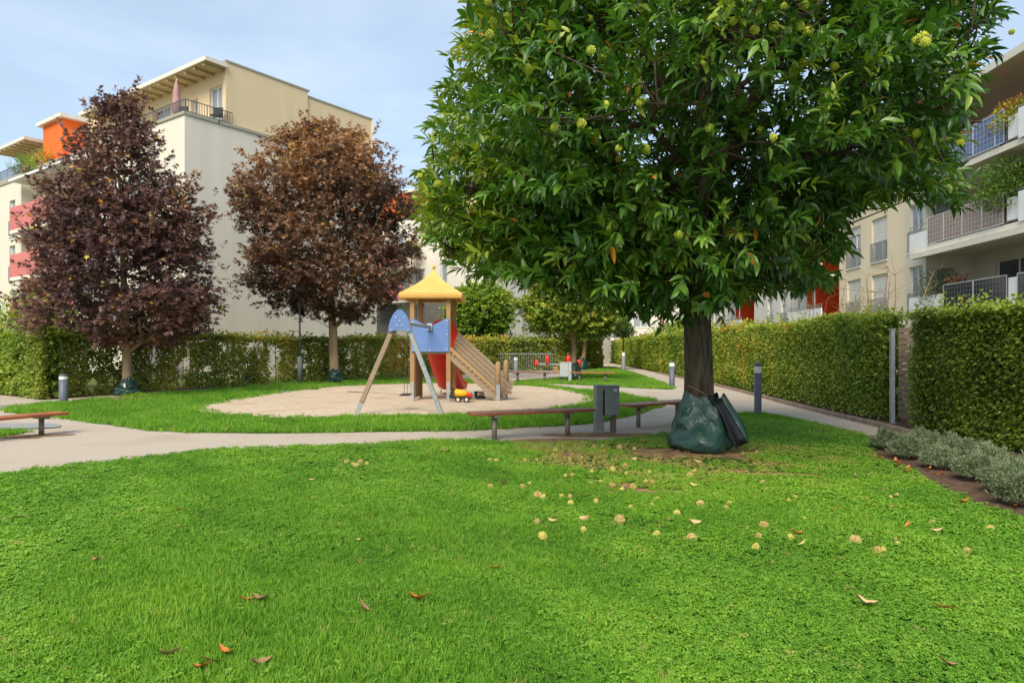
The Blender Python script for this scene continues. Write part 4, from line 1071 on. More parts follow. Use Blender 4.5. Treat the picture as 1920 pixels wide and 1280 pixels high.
m = MB(); CL.box(m, 2.0, 11.0, HC, 16.2, -8, -2); m.build('penthouse_wall', M['plaster_cream'], C_)
m = MB(); CL.box(m, 1.6, 11.4, 16.2, 16.42, -8.2, -1.0); m.build('roof', M['fascia'], C_)
m = MB(); CL.box(m, 10.2, 13.5, HC, 16.0, -6, -.6); m.build('stair_head', M['orange'], C_)
for f in (5.9, 8.95):
    m = MB(); CL.box(m, 6.9, 12.5, f - .2, f, .065, 1.7); bo = m.build('balcony', M['slab'], C_)
    m = MB(); CL.box(m, 8.2, 12.5, f + .003, f + 1.5, 1.6, 1.7); m.build('parapet', M['pink'], bo)
    railing(CL, bo, 6.9, 8.2, f, f + 1.1, 1.65)
c = CL.pt(8.6, 0, -.6); bush('terrace_shrub', (c[0], c[1], HC + 1.0), (1.9, .6, .9), 1500, .2, 'lf_hedge', 'bright green terrace planting below the far orange stair head', 'plant', trunk=(c[0], c[1], HC), tint0=.85)
c = CL.pt(7.4, 0, 1.2); bush('balcony_plant', (c[0], c[1], 10.4), (.75, .5, .8), 900, .17, 'lf_hedge', 'light green climbing plant on the far red balcony', 'plant', trunk=(c[0], c[1], 8.97), tint0=.8)

# --- end block far up the path
D_ = thing('far_apartment_block', (22, 100, 0), 'white house closing the view at the far end of the path', 'building')
DF = Face((14.0, 98), (1, 0), (0, -1))
opsD = [(u, u + w, z, z + 1.6) for z in (1.6, 4.7, 7.8, 10.9) for u, w in ((3.2, 2.0), (8.5, 1.6))]
m = MB(); wall_face(m, DF, -2, 14, 0, 13.5, opsD); m.add([DF.pt(-2, 0), DF.pt(-2, 13.5), DF.pt(-2, 13.5, -10), DF.pt(-2, 0, -10)], [(0, 1, 2, 3)]); m.add([DF.pt(-2, 13.5), DF.pt(14, 13.5), DF.pt(14, 13.5, -10), DF.pt(-2, 13.5, -10)], [(0, 1, 2, 3)]); m.build('wall', M['plaster_far'], D_)
for i, o in enumerate(opsD): window(DF, D_, *o, split=.5, shutter=.95 if i in (0, 3) else 0)
m = MB(); DF.box(m, 5.9, 7.9, 3.0, 3.9, .003, 1.2); m.build('balcony', M['panel_white'], D_)
m = MB(); DF.box(m, 7.0, 7.35, 3.9, 6.2, .003, .1); m.build('red_fin', M['pink'], D_)

# --- right row
EU = (.036, .9994); EN = (-.9994, .036)
E0 = Face((19.2, 20), EU, EN)
FLR = (.2, 3.25, 6.3, 9.35)
ROOF = 12.3
def solar(F, parent, u0, u1, v0, v1, n, material):
    m = MB(); F.box(m, u0, u1, v0, v1, n, n + .035); p = m.build('solar_panel', M[material], parent)
    m = MB(); w = .03
    for a, b in ((u0, u0 + w), (u1 - w, u1)): F.box(m, a, b, v0, v1, n + .036, n + .045)
    for a, b in ((v0, v0 + w), (v1 - w, v1)): F.box(m, u0 + w, u1 - w, a, b, n + .036, n + .045)
    m.build('panel_frame', M['alu'], p)
    m = MB(); k = max(2, int((u1 - u0) / .2)); q = 6
    for i in range(1, k): u = u0 + (u1 - u0) * i / k; F.box(m, u - .005, u + .005, v0 + w, v1 - w, n + .0355, n + .038)
    for j in range(1, q): v = v0 + (v1 - v0) * j / q; F.box(m, u0 + w, u1 - w, v - .005, v + .005, n + .0385, n + .041)
    m.build('cell_grid', M['alu'] if material != 'solar_black' else M['frame_grey'], p)

E_ = thing('apartment_block', (20, 31, 0), 'beige and white apartment house with solar panel balconies on the right', 'building')
opsE = []
for f in FLR: opsE += [(16.6, 18.3, f, f + 2.35), (19.6, 21.3, f, f + 2.35)]
m = MB(); wall_face(m, E0, 14.75, 22.4, 0, ROOF, opsE)
m.add([E0.pt(22.4, 0), E0.pt(22.4, ROOF), E0.pt(22.4, ROOF, -10), E0.pt(22.4, 0, -10)], [(0, 1, 2, 3)])
m.build('wall', M['plaster_beige'], E_)
sh = (0, .7, .35, .9, .55, 0, .4, 0)
for i, o in enumerate(opsE): window(E0, E_, *o, rail='bars', shutter=(.95, 0, .9, .9, .55, .2, 0, .3)[i], split=.45)
opsE2 = [(13.15, 14.4, f, f + 2.35) for f in FLR]
m = MB(); wall_face(m, E0.shifted(n=.03), 12.9, 14.74, 0, ROOF, opsE2); wall_face(m, E0.shifted(n=.03), -4, 12.9, 0, 3.0)
# loggia: side wall that faces the camera and the back wall
SW = Face(E0.pt(12.9, 0)[:2], (-EN[0], -EN[1]), (-EU[0], -EU[1]))
sops = [(.45, 1.3, f, f + 2.15) for f in FLR[1:]]
wall_face(m, SW, -.03, 2.2, 3.0, ROOF, sops)
LB = E0.shifted(n=-2.2); bops = []
for f in FLR[1:]: bops += [(8.6, 11.4, f, f + 2.3), (3.5, 6.3, f, f + 2.3)]
wall_face(m, LB, -4, 12.9, 3.0, ROOF, bops)
m.build('wall', M['plaster_white'], E_)
for o in opsE2: window(E0.shifted(n=.03), E_, *o, rail='bars', split=.5)
for o in sops: window(SW, E_, *o, glass='glass', frame='frame_grey', sill=False)
for o in bops: window(LB, E_, *o, split=.5, glass='glass_dark', sill=False)
for i, f in enumerate(FLR[1:]):
    m = MB(); E0.box(m, -4, 12.88, f - .26, f - .02, -2.19, .70)
    E0.box(m, 12.885, 13.1, f - .26, f - .02, .035, .70)
    bo = m.build('balcony', M['slab'], E_)
    if i == 0:
        # low wall with planting, then black panels
        m = MB(); E0.box(m, 10.3, 13.1, f - .02, f + .75, .62, .70); m.build('parapet', M['panel_white'], bo)
        for a, b in ((8.2, 10.25), (6.15, 8.18), (2.6, 5.6), (-.6, 2.5)): solar(E0, bo, a, b, f - .05, f + 1.12, .70, 'solar_black')
        m = MB(); E0.box(m, 5.62, 6.13, f - .02, f + 1.0, .62, .70); m.build('parapet', M['panel_white'], bo)
    elif i == 1:
        m = MB(); E0.box(m, 11.55, 13.1, f - .02, f + .7, .62, .69); m.build('parapet', M['panel_white'], bo)
        railing(E0, bo, 11.55, 13.1, f + .7, f + 1.05, .65, .4, 'rail_grey')
        for a, b in ((10.25, 11.5), (8.95, 10.23), (7.65, 8.93), (6.35, 7.63)): solar(E0, bo, a, b, f + .02, f + 1.22, .70, 'solar_brown')
        m = MB(); E0.box(m, 5.6, 6.2, f + .1, f + .95, .62, .70); E0.box(m, 4.0, 5.45, f - .05, f + 1.05, .72, .80); m.build('parapet', M['panel_white'], bo)
        railing(E0, bo, 1.0, 6.3, f, f + 1.2, .66, .7, 'rail_grey')
    else:
        for a, b in ((10.9, 12.2), (9.55, 10.88), (8.2, 9.53), (6.85, 8.18), (6.3, 6.83)): solar(E0, bo, a, b, f + .05, f + 1.32, .70, 'solar_blue')
        m = MB(); E0.box(m, 5.6, 6.15, f + .1, f + .95, .62, .70); E0.box(m, 4.0, 5.45, f - .05, f + 1.05, .72, .80); m.build('parapet', M['panel_white'], bo)
        railing(E0, bo, 1.0, 6.3, f, f + 1.2, .66, .7, 'rail_grey')
m = MB(); E0.box(m, -4, 12.5, 5.75, 5.95, .72, 1.0); m.build('awning_box', M['fascia'], E_)
m = MB(); E0.box(m, -4, 14.7, ROOF, ROOF + .12, -10, .9); rf = m.build('roof', M['soffit_brown'], E_)
m = MB(); E0.box(m, -4.03, 14.73, ROOF + .02, ROOF + .32, .903, .96); E0.box(m, -4.0, 22.5, ROOF + .123, ROOF + .3, -10, .9); m.build('fascia', M['fascia'], rf)
# plants on its balconies
def pot(c, r, h): 
    m = MB(); m.lathe(c, [(r * .7, 0), (r * .95, h), (r, h), (r, h + .02)], 14); return m
def balcony_plant(u, n, z, r, nleaf, leaf, material, label, tint0=.5, name='balcony_plant', flower=0, potr=.2, poth=.35):
    c = E0.pt(u, z, n)
    t = bush(name, (c[0], c[1], z + poth + r[2] * .9), r, nleaf, leaf, material, label, 'plant', trunk=(c[0], c[1], z + .05), tint0=tint0)
    pot(c, potr, poth).build('pot', M['terracotta'], t)
    if flower:
        P = np.array([c[0], c[1], z + poth + r[2] * .9]) + rdir(flower) * np.array(r) * rng.uniform(.85, 1.1, (flower, 1)); P[:, 0] -= .15
        mm = MB()
        for p in P: mm.lathe(p, [(.01, -.03), (.05, 0), (.03, .04)], 6)
        mm.build('flowers', M['petal_red'], t, kind='stuff')
balcony_plant(6.6, .2, 6.3, (1.15, 1.7, 1.15), 5200, .12, 'lf_bush', 'big dark green bush on the middle balcony above the brown solar panels', .25)
balcony_plant(4.6, .35, 6.3, (.35, .5, .4), 500, .09, 'lf_bush', 'red-flowered geranium on the middle balcony at the right edge', .4, flower=26)
balcony_plant(6.4, .25, 9.35, (.75, 1.1, .75), 2200, .12, 'lf_hedge', 'light green plant above the blue solar panels at the top right', .8)
balcony_plant(4.0, .3, 3.25, (.7, .9, .75), 1500, .12, 'lf_hedge', 'yellow-green bush on the lowest balcony behind the black panels', .6)
balcony_plant(11.4, .3, 3.3, (.8, .9, .8), 1600, .11, 'lf_olive', 'grey-green olive bush on the low balcony wall right of the beige facade', .5)
balcony_plant(10.2, .2, 3.3, (.45, .5, .6), 700, .12, 'lf_dry', 'withered brown potted shrub beside the olive bush', .5)

# next house of the row, with orange loggias
F_ = thing('apartment_block', (20.4, 52, 0), 'white apartment house with orange recessed loggias beyond the beige one', 'building')
m = MB()
def loggia_house(F0, u0, u1, u2, parent, orange='red_orange'):
    """loggia from u0 to u1 (orange inside), plain wall from u1 to u2"""
    ops = []
    k = int((u2 - u1) / 3.0)
    for f in FLR:
        for i in range(k): a = u1 + .8 + i * 3.0; ops.append((a, a + 1.3, f, f + 2.3))
    m = MB(); wall_face(m, F0, u1, u2, 0, ROOF, ops); m.build('wall', M['plaster_far'], parent)
    for i, o in enumerate(ops): window(F0, parent, *o, rail='bars', shutter=(0, .5, .9, 0, .3)[i % 5])
    S = Face(F0.pt(u1, 0)[:2], (-EN[0], -EN[1]), (-EU[0], -EU[1]))
    m = MB(); wall_face(m, S, 0, 2.4, 0, ROOF); wall_face(m, F0.shifted(n=-2.4), u0, u1, 0, ROOF); m.build('loggia_wall', M[orange], parent)
    for f in FLR[1:]:
        m = MB(); F0.box(m, u0, u1 - .003, f - .26, f - .02, -2.39, 1.1); bo = m.build('balcony', M['slab'], parent)
        m = MB(); F0.box(m, u0, u1 + .6, f - .1, f + .85, 1.02, 1.1); m.build('parapet', M['panel_white'], bo)
        railing(F0, bo, u0, u1 + .6, f + .85, f + 1.1, 1.06, .5, 'rail_grey')
        m = MB(); c = F0.pt((u0 + u1) / 2 + .4, 0, .3); m.tube([(c[0], c[1], f), (c[0], c[1], f + 2.77)], .06, 8); m.build('column', M['alu'], bo)
    m = MB(); F0.box(m, u0, u2, ROOF, ROOF + .3, -10, 1.0); m.build('roof', M['fascia'], parent)
loggia_house(E0, 22.42, 27.5, 39.0, F_)
G_ = thing('apartment_block', (21, 72, 0), 'distant white apartment house with orange loggias seen right of the chestnut trunk', 'building')
loggia_house(E0, 39.05, 44.5, 70, G_)

# ------------------------------------------------------------------ path edging
K_ = thing('path_edging', (8, 20, 0), 'low concrete edging stones along the right path below the hedge', 'kerb')
kl = smooth_poly([(6.25, 3.0), (6.5, 6.0), (6.72, 8.96), (7.2, 12.5), (7.62, 18.3), (8.7, 30), (9.4, 45)], 1.0, 0, closed=False)
i = 0
for a, b in zip(kl, kl[1:]):
    d = b - a; L = np.linalg.norm(d); d = d / L
    m = MB(); w = random.uniform(-.012, .012)
    m.beam((a[0] + w, a[1], .045), (b[0] - d[0] * .012 + w, b[1] - d[1] * .012, .045), .07, .11 + random.uniform(-.01, .01)); m.build('edging_stone', M['kerb'], K_, bevel=.008)

# ------------------------------------------------------------------ wooden screen in the gap of the hedge
t = thing('wooden_fence', (8.3, 14.6, 0), 'grey weathered plank fence showing in the gap of the right hedge', 'fence')
fa, fb = np.array([8.05, 14.45]), np.array([9.3, 13.9])
for i in range(15):
    z = .2 + i * .125
    m = MB(); m.beam((*fa, z), (*fb, z + random.uniform(-.006, .006)), .03, .108); m.build('plank', M['wood_grey'], t, bevel=.004)
t2 = thing('fence_post', (7.92, 14.45, 0), 'slim blue-grey steel post at the hedge gap', 'post')
m = MB(); m.box(7.885, 7.965, 14.41, 14.49, 0, 1.96); m.build('shaft', M['galv'], t2, bevel=.006)
m = MB(); m.box(7.875, 7.975, 14.40, 14.50, 1.962, 1.985); m.build('cap', M['galv'], t2)

# ------------------------------------------------------------------ bollard lights
def bollard(base, h, r, label, dome=False, material='bollard', ring=.16):
    x, y = base; t = thing('bollard_light', (x, y, 0), label, 'bollard', 'path bollard lights')
    z1 = h - ring - (.10 if dome else .06)
    m = MB(); m.lathe((x, y, 0), [(r * 1.0, 0), (r, .02), (r, z1)], 24); m.build('post', M[material], t)
    m = MB(); m.lathe((x, y, 0), [(r * .97, z1 + .003), (r * .99, z1 + .02), (r * .99, z1 + ring - .02), (r * .97, z1 + ring)], 24); d = m.build('diffuser', M['opal'], t)
    if dome:
        m = MB(); m.lathe((x, y, 0), [(r * .985, z1 + ring * .52), (r * 1.005, z1 + ring * .53), (r * 1.005, z1 + ring * .55), (r * .985, z1 + ring * .56)], 24); m.build('ring', M['hub'], d)
    z2 = z1 + ring + .003
    prof = [(r, z2), (r, z2 + .03), (r * .86, z2 + .07), (r * .5, z2 + .095), (r * .1, z2 + .102)] if dome else [(r, z2), (r, z2 + .045), (r * .9, z2 + .058)]
    m = MB(); m.lathe((x, y, 0), prof, 24); m.build('cap', M[material], t)
bollard(G(1421, 778), 1.25, .083, 'round-topped dark grey bollard light on the front lawn edge right of the chestnut', True)
bollard(G(1260, 726), 1.06, .115, 'flat-topped bollard light just left of the chestnut trunk', ring=.15)
bollard(G(1169, 695), 1.38, .13, 'slim pale bollard light far up the right-hand path', material='bollard_pale', ring=.25)
bollard(G(119, 755), .83, .115, 'dark blue bollard light at the left in front of the hedge', ring=.10)
bollard(G(967, 702), 1.1, .13, 'far grey bollard light behind the plank ramp', material='bollard_pale', ring=.16)

# lamp post
lx, ly = G(562, 722)
t = thing('lamp_post', (lx, ly, 0), 'slender dark lamp post in front of the hedge between the maples', 'lamp')
m = MB(); m.lathe((lx, ly, 0), [(.10, 0), (.10, 1.2), (.085, 1.22), (.05, 1.25)], 16); m.build('base', M['bollard_pale'], t)
m = MB(); m.tube([(lx, ly, 1.25), (lx, ly, 4.0)], [.045, .035], 12); m.build('pole', M['bollard'], t)
m = MB(); m.lathe((lx, ly, 4.0), [(.05, 0), (.22, .12), (.24, .16), (.10, .26), (.02, .3)], 18); m.build('lamp_head', M['bollard'], t)

# ------------------------------------------------------------------ benches
def bench(p0, p1, seat_z, legs, label, wood, width=.42, legr=.045, thick=.05):
    p0, p1 = np.array(p0), np.array(p1); d = unit((p1 - p0)[None])[0]; nrm = np.array([-d[1], d[0]]); c = (p0 + p1) / 2
    t = thing('park_bench', (c[0], c[1], 0), label, 'bench', 'backless park benches')
    k = 4; w = width / k
    for i in range(k):
        off = nrm * ((i + .5) * w - width / 2)
        m = MB(); m.beam((*(p0 + off - d * random.uniform(0, .012)), seat_z - thick / 2), (*(p1 + off), seat_z - thick / 2 + random.uniform(-.002, .002)), w - .008, thick)
        m.build('plank', M[wood], t, bevel=.006)
    for q in legs:
        q = np.array(q)
        m = MB(); m.lathe((q[0], q[1], 0), [(legr, 0), (legr, seat_z - thick - .05)], 18); lg = m.build('leg', M['bench_leg'], t)
        m = MB(); a = q - nrm * width * .42; b = q + nrm * width * .42
        m.beam((*a, seat_z - thick - .025), (*b, seat_z - thick - .025), .10, .045); m.build('bracket', M['bench_leg'], lg, bevel=.01)
def along(p0, p1, t): return (np.array(p0) + (np.array(p1) - np.array(p0)) * t)
b0, b1 = (-.70, 11.75), (1.42, 12.62)
bench(b0, b1, .485, [G(927, 825), G(1064, 817)], 'long reddish-brown backless bench in the middle of the path', 'bench_wood')
b0, b1 = (2.17, 13.55), (3.75, 14.75)
bench(b0, b1, .48, [along(b0, b1, .22), along(b0, b1, .82)], 'bench between the litter bin and the chestnut trunk', 'bench_orange')
b0, b1 = (-8.35, 12.85), (-9.3, 10.6)
bench(b0, b1, .40, [along(b0, b1, .15), along(b0, b1, .85)], 'orange-brown bench cut off by the left edge', 'bench_orange')
b0, b1 = (0.0, 33.0), (1.75, 32.6)
bench(b0, b1, .50, [along(b0, b1, .15), along(b0, b1, .88)], 'far bench behind the plank ramp, left of the pale grey bin', 'bench_wood', legr=.06)
b0, b1 = (2.7, 32.4), (4.75, 32.1)
bench(b0, b1, .50, [along(b0, b1, .22), along(b0, b1, .80)], 'far bench on the grass edge, right of the pale grey bin', 'bench_orange', legr=.06)

# ------------------------------------------------------------------ litter bins
def litter_bin(c, yaw, h, w, dp, boxh, label, material, post='bin_post', slot=True):
    t = thing('litter_bin', (c[0], c[1], 0), label, 'litter bin', 'park litter bins')
    Mx = Matrix.Translation((c[0], c[1], 0)) @ Matrix.Rotation(yaw, 4, 'Z')
    pw = .15
    m = MB(); m.box(-w / 2 - pw, -w / 2 - .004, -dp / 2 + .03, dp / 2 - .03, 0, h + .008, Mx); m.build('post', M[material], t, bevel=.008)
    m = MB(); m.box(w / 2 - .13, w / 2 - .03, -.04, .04, 0, h - boxh - .002, Mx); m.build('leg', M[post], t, bevel=.006)
    m = MB(); m.box(-w / 2, w / 2, -dp / 2, dp / 2, h - boxh, h - .02, Mx); b = m.build('bin_box', M[material], t, bevel=.012)
    m = MB(); m.box(-w / 2 - .006, w / 2 + .006, -dp / 2 - .01, dp / 2 + .01, h - .018, h, Mx); m.build('lid', M[material], t, bevel=.005)
    if slot:
        m = MB(); m.box(-w / 2 - .028, -w / 2 - .006, -dp / 2 - .004, -dp / 2 + .029, h - boxh, h - .09, Mx); m.build('hinge_gap', M['black'], b)
        m = MB(); m.box(w * .1, w * .34, -dp / 2 - .004, -dp / 2 - .001, h - .11, h - .065, Mx); m.build('label_plate', M['alu'], b, bevel=.001)
        m = MB(); m.tube([Mx @ Vector((-.02, -dp / 2 + .06, h - boxh - .03)), Mx @ Vector((-.02, -dp / 2 + .06, h - boxh + .01))], .018, 10); m.build('lock', M['alu'], b)
litter_bin((1.83, 12.95), math.radians(8), .885, .28, .30, .55, 'dark grey steel litter bin beside the middle bench', 'bin')
litter_bin((2.48, 33.1), math.radians(180), .95, .40, .32, .70, 'pale grey far litter bin between the two far benches', 'bin_pale', 'bollard', slot=False)

# ------------------------------------------------------------------ play tower
T_ = thing('play_tower', (-2.33, 20.6, 0), 'wooden play tower with yellow tent roof, blue panel, red slide and plank ramp', 'playground tower')
X0, X1, Y0, Y1 = -2.87, -1.83, 20.0, 21.3
for (x, y, z0) in ((X0, Y0, .28), (X1, Y0, .28), (X0 + .05, Y1, 0), (X1 + .05, Y1, 0)):
    m = MB(); m.box(x - .065, x + .065, y - .065, y + .065, z0, 3.1); p = m.build('post', M['wood_post'], T_, bevel=.012)
    if z0:
        for s in (-.071, .061):
            m = MB(); m.box(x - .05, x + .05, y + s, y + s + .01, 0, .62); m.build('steel_foot', M['galv'], p)
m = MB(); m.box(X0 + .06, X1 - .06, Y0 - .02, Y1 + .02, 1.42, 1.5); m.build('platform', M['wood_light'], T_)
for i in range(5):      # half-log side wall below the platform
    m = MB(); y = Y0 + .25 + i * .21; m.box(X0 + .02, X0 + .07, y, y + .19, .15, 1.41); m.build('board', M['wood'], T_, bevel=.01)
# blue panel with a dipped top edge
poly = [(-.535, 0), (.535, 0), (.535, .96)] + [(x, .96 - .20 * math.cos((x + .02) / .50 * math.pi / 2) ** 1.4 if abs(x + .02) < .5 else .96) for x in np.linspace(.48, -.50, 18)] + [(-.535, .92)]
Mp = Matrix.Translation((-2.35, Y0 - .075, 1.48)) @ Matrix.Rotation(math.radians(90), 4, 'X')
m = MB(); m.prism(poly, Mp, .03); bp_ = m.build('front_panel', M['blue'], T_, bevel=.006)
for (x, z) in ((-.48, .06), (0, .05), (.48, .07), (.49, .5), (.48, .89), (-.49, .86)):
    m = MB(); m.tube([(-2.35 + x, Y0 - .104, 1.48 + z), (-2.35 + x, Y0 - .122, 1.48 + z)], [.026, .018], 10); m.build('bolt', M['alu'], bp_)
# tent roof
R_ = thing_roof = None
cx_, cy_ = -2.33, 20.65; half = .85; nseg = 12
vs2 = []; prof = []
for i in range(nseg + 1):
    tt = i / nseg; r = half * ((1 - tt) ** 1.55 * .93 + .07 * (1 - tt)) + .03 * (1 - tt) + .02
    prof.append((r, 3.16 + .80 * tt))
per = 8
for r, z in prof:
    for side in range(4):
        for j in range(per):
            s = -1 + 2 * j / per
            x, y = [(s, -1), (1, s), (-s, 1), (-1, -s)][side]
            vs2.append((cx_ + x * r, cy_ + y * r, z))
n4 = per * 4
m = MB(); m.add(vs2, [(i * n4 + j, i * n4 + (j + 1) % n4, (i + 1) * n4 + (j + 1) % n4, (i + 1) * n4 + j) for i in range(nseg) for j in range(n4)])
m.add(vs2[-n4:], [tuple(range(n4))])
rf = m.build('roof', M['yellow'], T_)
m = MB(); r0 = prof[0][0]
ap = []
for z, k in ((3.157, 1.0), (3.10, 1.006), (3.03, .985), (3.0, .95), (3.02, .90), (3.13, .90)):
    for side in range(4):
        for j in range(per):
            s = -1 + 2 * j / per
            x, y = [(s, -1), (1, s), (-s, 1), (-1, -s)][side]
            ap.append((cx_ + x * r0 * k, cy_ + y * r0 * k, z))
m.add(ap, [(i * n4 + j, (i + 1) * n4 + j, (i + 1) * n4 + (j + 1) % n4, i * n4 + (j + 1) % n4) for i in range(5) for j in range(n4)]); m.build('eave_band', M['yellow'], rf)
m = MB(); m.lathe((cx_, cy_, 3.955), [(.05, 0), (.055, .05), (.04, .09), (.01, .1)], 12); m.build('finial', M['yellow'], rf)
for a, b in (((X0, Y0), (X1, Y0)), ((X0 + .05, Y1), (X1 + .05, Y1))):
    m = MB(); m.beam((*a, 3.05), (*b, 3.05), .06, .10); m.build('roof_rail', M['wood_post'], T_)
# slide: chute running back and right from the platform
sp = [(-2.30, 21.25, 1.56), (-2.28, 21.55, 1.50), (-2.22, 22.0, 1.10), (-2.13, 22.5, .66), (-2.04, 22.95, .34), (-1.98, 23.35, .24), (-1.95, 23.7, .23)]
sp = [np.array(p) for p in sp]
vs2 = []; nring = 9
fine = []
for i in range(len(sp) - 1):
    for j in range(4): fine.append(sp[i] + (sp[i + 1] - sp[i]) * j / 4)
fine.append(sp[-1])
for i, p in enumerate(fine):
    w = .36 + .04 * i / len(fine)
    for (x, z) in ((-1.12, .22), (-1.0, .23), (-.93, .05), (-.6, 0), (0, -.02), (.6, 0), (.93, .05), (1.0, .23), (1.12, .22), (1.02, -.02), (.6, -.05), (0, -.07), (-.6, -.05), (-1.02, -.02)):
        vs2.append((p[0] + x * w, p[1] + .15 * z, p[2] + z))
q = 14
m = MB(); m.add(vs2, [(i * q + j, i * q + (j + 1) % q, (i + 1) * q + (j + 1) % q, (i + 1) * q + j) for i in range(len(fine) - 1) for j in range(q)] + [tuple(range(q)), tuple((len(fine) - 1) * q + j for j in reversed(range(q)))], True)
sl = m.build('slide', M['red'], T_)
m = MB(); m.box(-2.42, -2.36, 23.3, 23.36, 0, .2); m.box(-1.6, -1.54, 23.3, 23.36, 0, .2); m.build('slide_foot', M['galv'], sl)
# red arched panel at the slide's head
arc = [(-.42, 0)] + [(.42, 0)] + [(.42 * math.cos(a), .62 + .36 * math.sin(a)) for a in np.linspace(0, math.pi, 14)]
Mp = Matrix.Translation((-2.10, Y1 - .1, 1.5)) @ Matrix.Rotation(math.radians(90), 4, 'X')
hole = [( -.27 * math.cos(a), .15 + .45 * math.sin(a)) for a in np.linspace(0, math.pi, 10)]
m = MB(); m.prism(arc[:2] + arc[2:], Mp, .03); m.build('slide_head_panel', M['red'], T_, bevel=.006)
# plank ramp on the right
ra, rb = np.array([X1 + .05, 20.05, 1.42]), np.array([-.33, 20.05, .10])
for i in range(6):
    off = np.array([.03 * i, .15 * i, .125 * i - .02]); e = .05 * random.uniform(-1, 1.5)
    a, b = ra + off, rb + off + unit((rb - ra)[None])[0] * (.08 + .05 * i + e)
    m = MB(); m.beam(a, b, .115, .112); m.build('plank', M['wood_ramp'], T_, bevel=.02)
d = unit((rb - ra)[None])[0]; L = np.linalg.norm(rb - ra)
m = MB(); m.beam(ra + [0, -.09, -.06], rb + [0, -.09, -.06] + d * .05, .045, .17); st = m.build('stringer', M['wood_ramp'], T_, bevel=.01)
m = MB(); m.beam(ra + [0, -.10, .16], rb + [0, -.10, .16] - d * .12, .04, .10); m.build('stringer', M['wood_light'], T_, bevel=.01)
for i in range(11):
    p = ra + d * (L * (i + .8) / 12) + np.array([0, -.135, .06])
    m = MB(); m.beam(p, p + np.array([.0, .24, 0]), .11, .055, up=(d[2], 0, -d[0])); m.build('cleat', M['wood'], st, bevel=.006)
for (x, y, h) in ((-.40, 19.93, 1.2), (-.18, 20.75, 1.24)):
    m = MB(); m.lathe((x, y, 0), [(.075, .30), (.075, h - .08), (.06, h - .02), (.025, h)], 14); p = m.build('ramp_post', M['wood_light'], T_)
    m = MB(); m.box(x - .055, x + .055, y - .088, y - .076, 0, .55); m.box(x - .055, x + .055, y + .076, y + .088, 0, .55); m.build('steel_foot', M['galv'], p)

# ------------------------------------------------------------------ swing
S_ = thing('swing', (-2.6, 17.4, 0), 'swing with blue head plate on splayed legs in front of the play tower', 'swing')
sy = 16.25; ax_, az = -2.64, 2.10
lf, rf_ = (-3.66, sy, 0), (-1.64, sy, 0)
def lerp(a, b, t): return tuple(a[i] + (b[i] - a[i]) * t for i in range(3))
tl, tr = (ax_ - .17, sy, 2.0), (ax_ + .24, sy, 2.0)
m = MB(); m.beam(lerp(lf, tl, .16), tl, .10, .11); m.build('leg', M['wood_ramp'], S_, bevel=.012)
m = MB(); m.beam(lf, lerp(lf, tl, .30), .018, .115); m.build('steel_foot', M['galv'], S_, bevel=.004)
m = MB(); m.beam(rf_, tr, .10, .11); m.build('leg', M['galv'], S_, bevel=.012)
hw = lambda z: .265 * max(0, 1 - (z / .53) ** 1.9) ** .62
zs_ = [0, .05, .12, .2, .28, .36, .42, .47, .5, .52]
hp = [(-.265, 0), (-.19, .0), (-.12, .03), (-.05, .05), (.05, .05), (.12, .03), (.19, .0), (.265, 0)] + [(hw(z), z) for z in zs_[1:]] + [(-hw(z), z) for z in reversed(zs_[1:])]
Mp = Matrix.Translation((ax_ + .02, sy - .07, 1.96)) @ Matrix.Rotation(math.radians(90), 4, 'X')
m = MB(); m.prism(hp, Mp, .025); hd = m.build('head_plate', M['blue'], S_, bevel=.005)
for x, z in ((-.09, .33), (.10, .33), (0, .25), (-.06, .15), (.06, .15), (-.20, .04), (.20, .04)):
    m = MB(); m.tube([(ax_ + .02 + x, sy - .094, 1.96 + z), (ax_ + .02 + x, sy - .11, 1.96 + z)], [.022, .014], 10); m.build('bolt', M['alu'], hd)
m = MB(); m.tube([(ax_ + .02, sy - .05, 2.19), (-2.36, Y0 - .16, 2.19)], .048, 14); m.build('crossbar', M['galv'], S_)
m = MB(); m.box(-2.44, -2.28, Y0 - .165, Y0 - .111, 2.09, 2.29); m.build('end_bracket', M['galv'], S_, bevel=.01)
bx = lambda y: ax_ + .02 + (-2.36 - ax_ - .02) * (y - sy) / (Y0 - .16 - sy)
sx = bx(17.25) - .1
for y in (17.0, 17.5):
    m = MB(); k = 26
    for i in range(k):
        z = .44 + (2.14 - .44) * i / k; xx = sx + (bx(y) - sx) * i / k
        m.tube([(xx, y, z), (xx + .002, y, z + .062)], .007 if i % 2 else .0085, 5)
    m.build('chain', M['rail'], S_)
m = MB(); m.box(sx - .12, sx + .12, 17.0, 17.5, .41, .445); m.build('seat', M['black'], S_, bevel=.012)

# ------------------------------------------------------------------ toys in the sand
def wheel(m, c, r, w, axis='y'):
    a = Vector((0, w / 2, 0)); c = Vector(c); m.tube([c - a, c + a], r, 16)
g = np.array(G(866, 757)); tz = .05
t = thing('toy_truck', (g[0], g[1], tz), 'yellow toy tank truck with red cab in the sand below the tower', 'toy truck')
def lb(m, x0, x1, y0, y1, z0, z1): return m.box(g[0] + x0, g[0] + x1, g[1] + y0, g[1] + y1, tz + z0, tz + z1)
m = MB(); lb(m, -.28, .28, -.09, .09, .10, .15); m.build('chassis', M['black'], t, bevel=.01)
m = MB(); m.tube([(g[0] - .19, g[1], tz + .25), (g[0] - .16, g[1], tz + .26), (g[0] + .12, g[1], tz + .23), (g[0] + .16, g[1], tz + .21)], [.09, .125, .105, .06], 14); m.build('tank', M['yellow_toy'], t)
m = MB(); lb(m, .15, .29, -.10, .10, .15, .27); m.build('cab', M['red_toy'], t, bevel=.02)
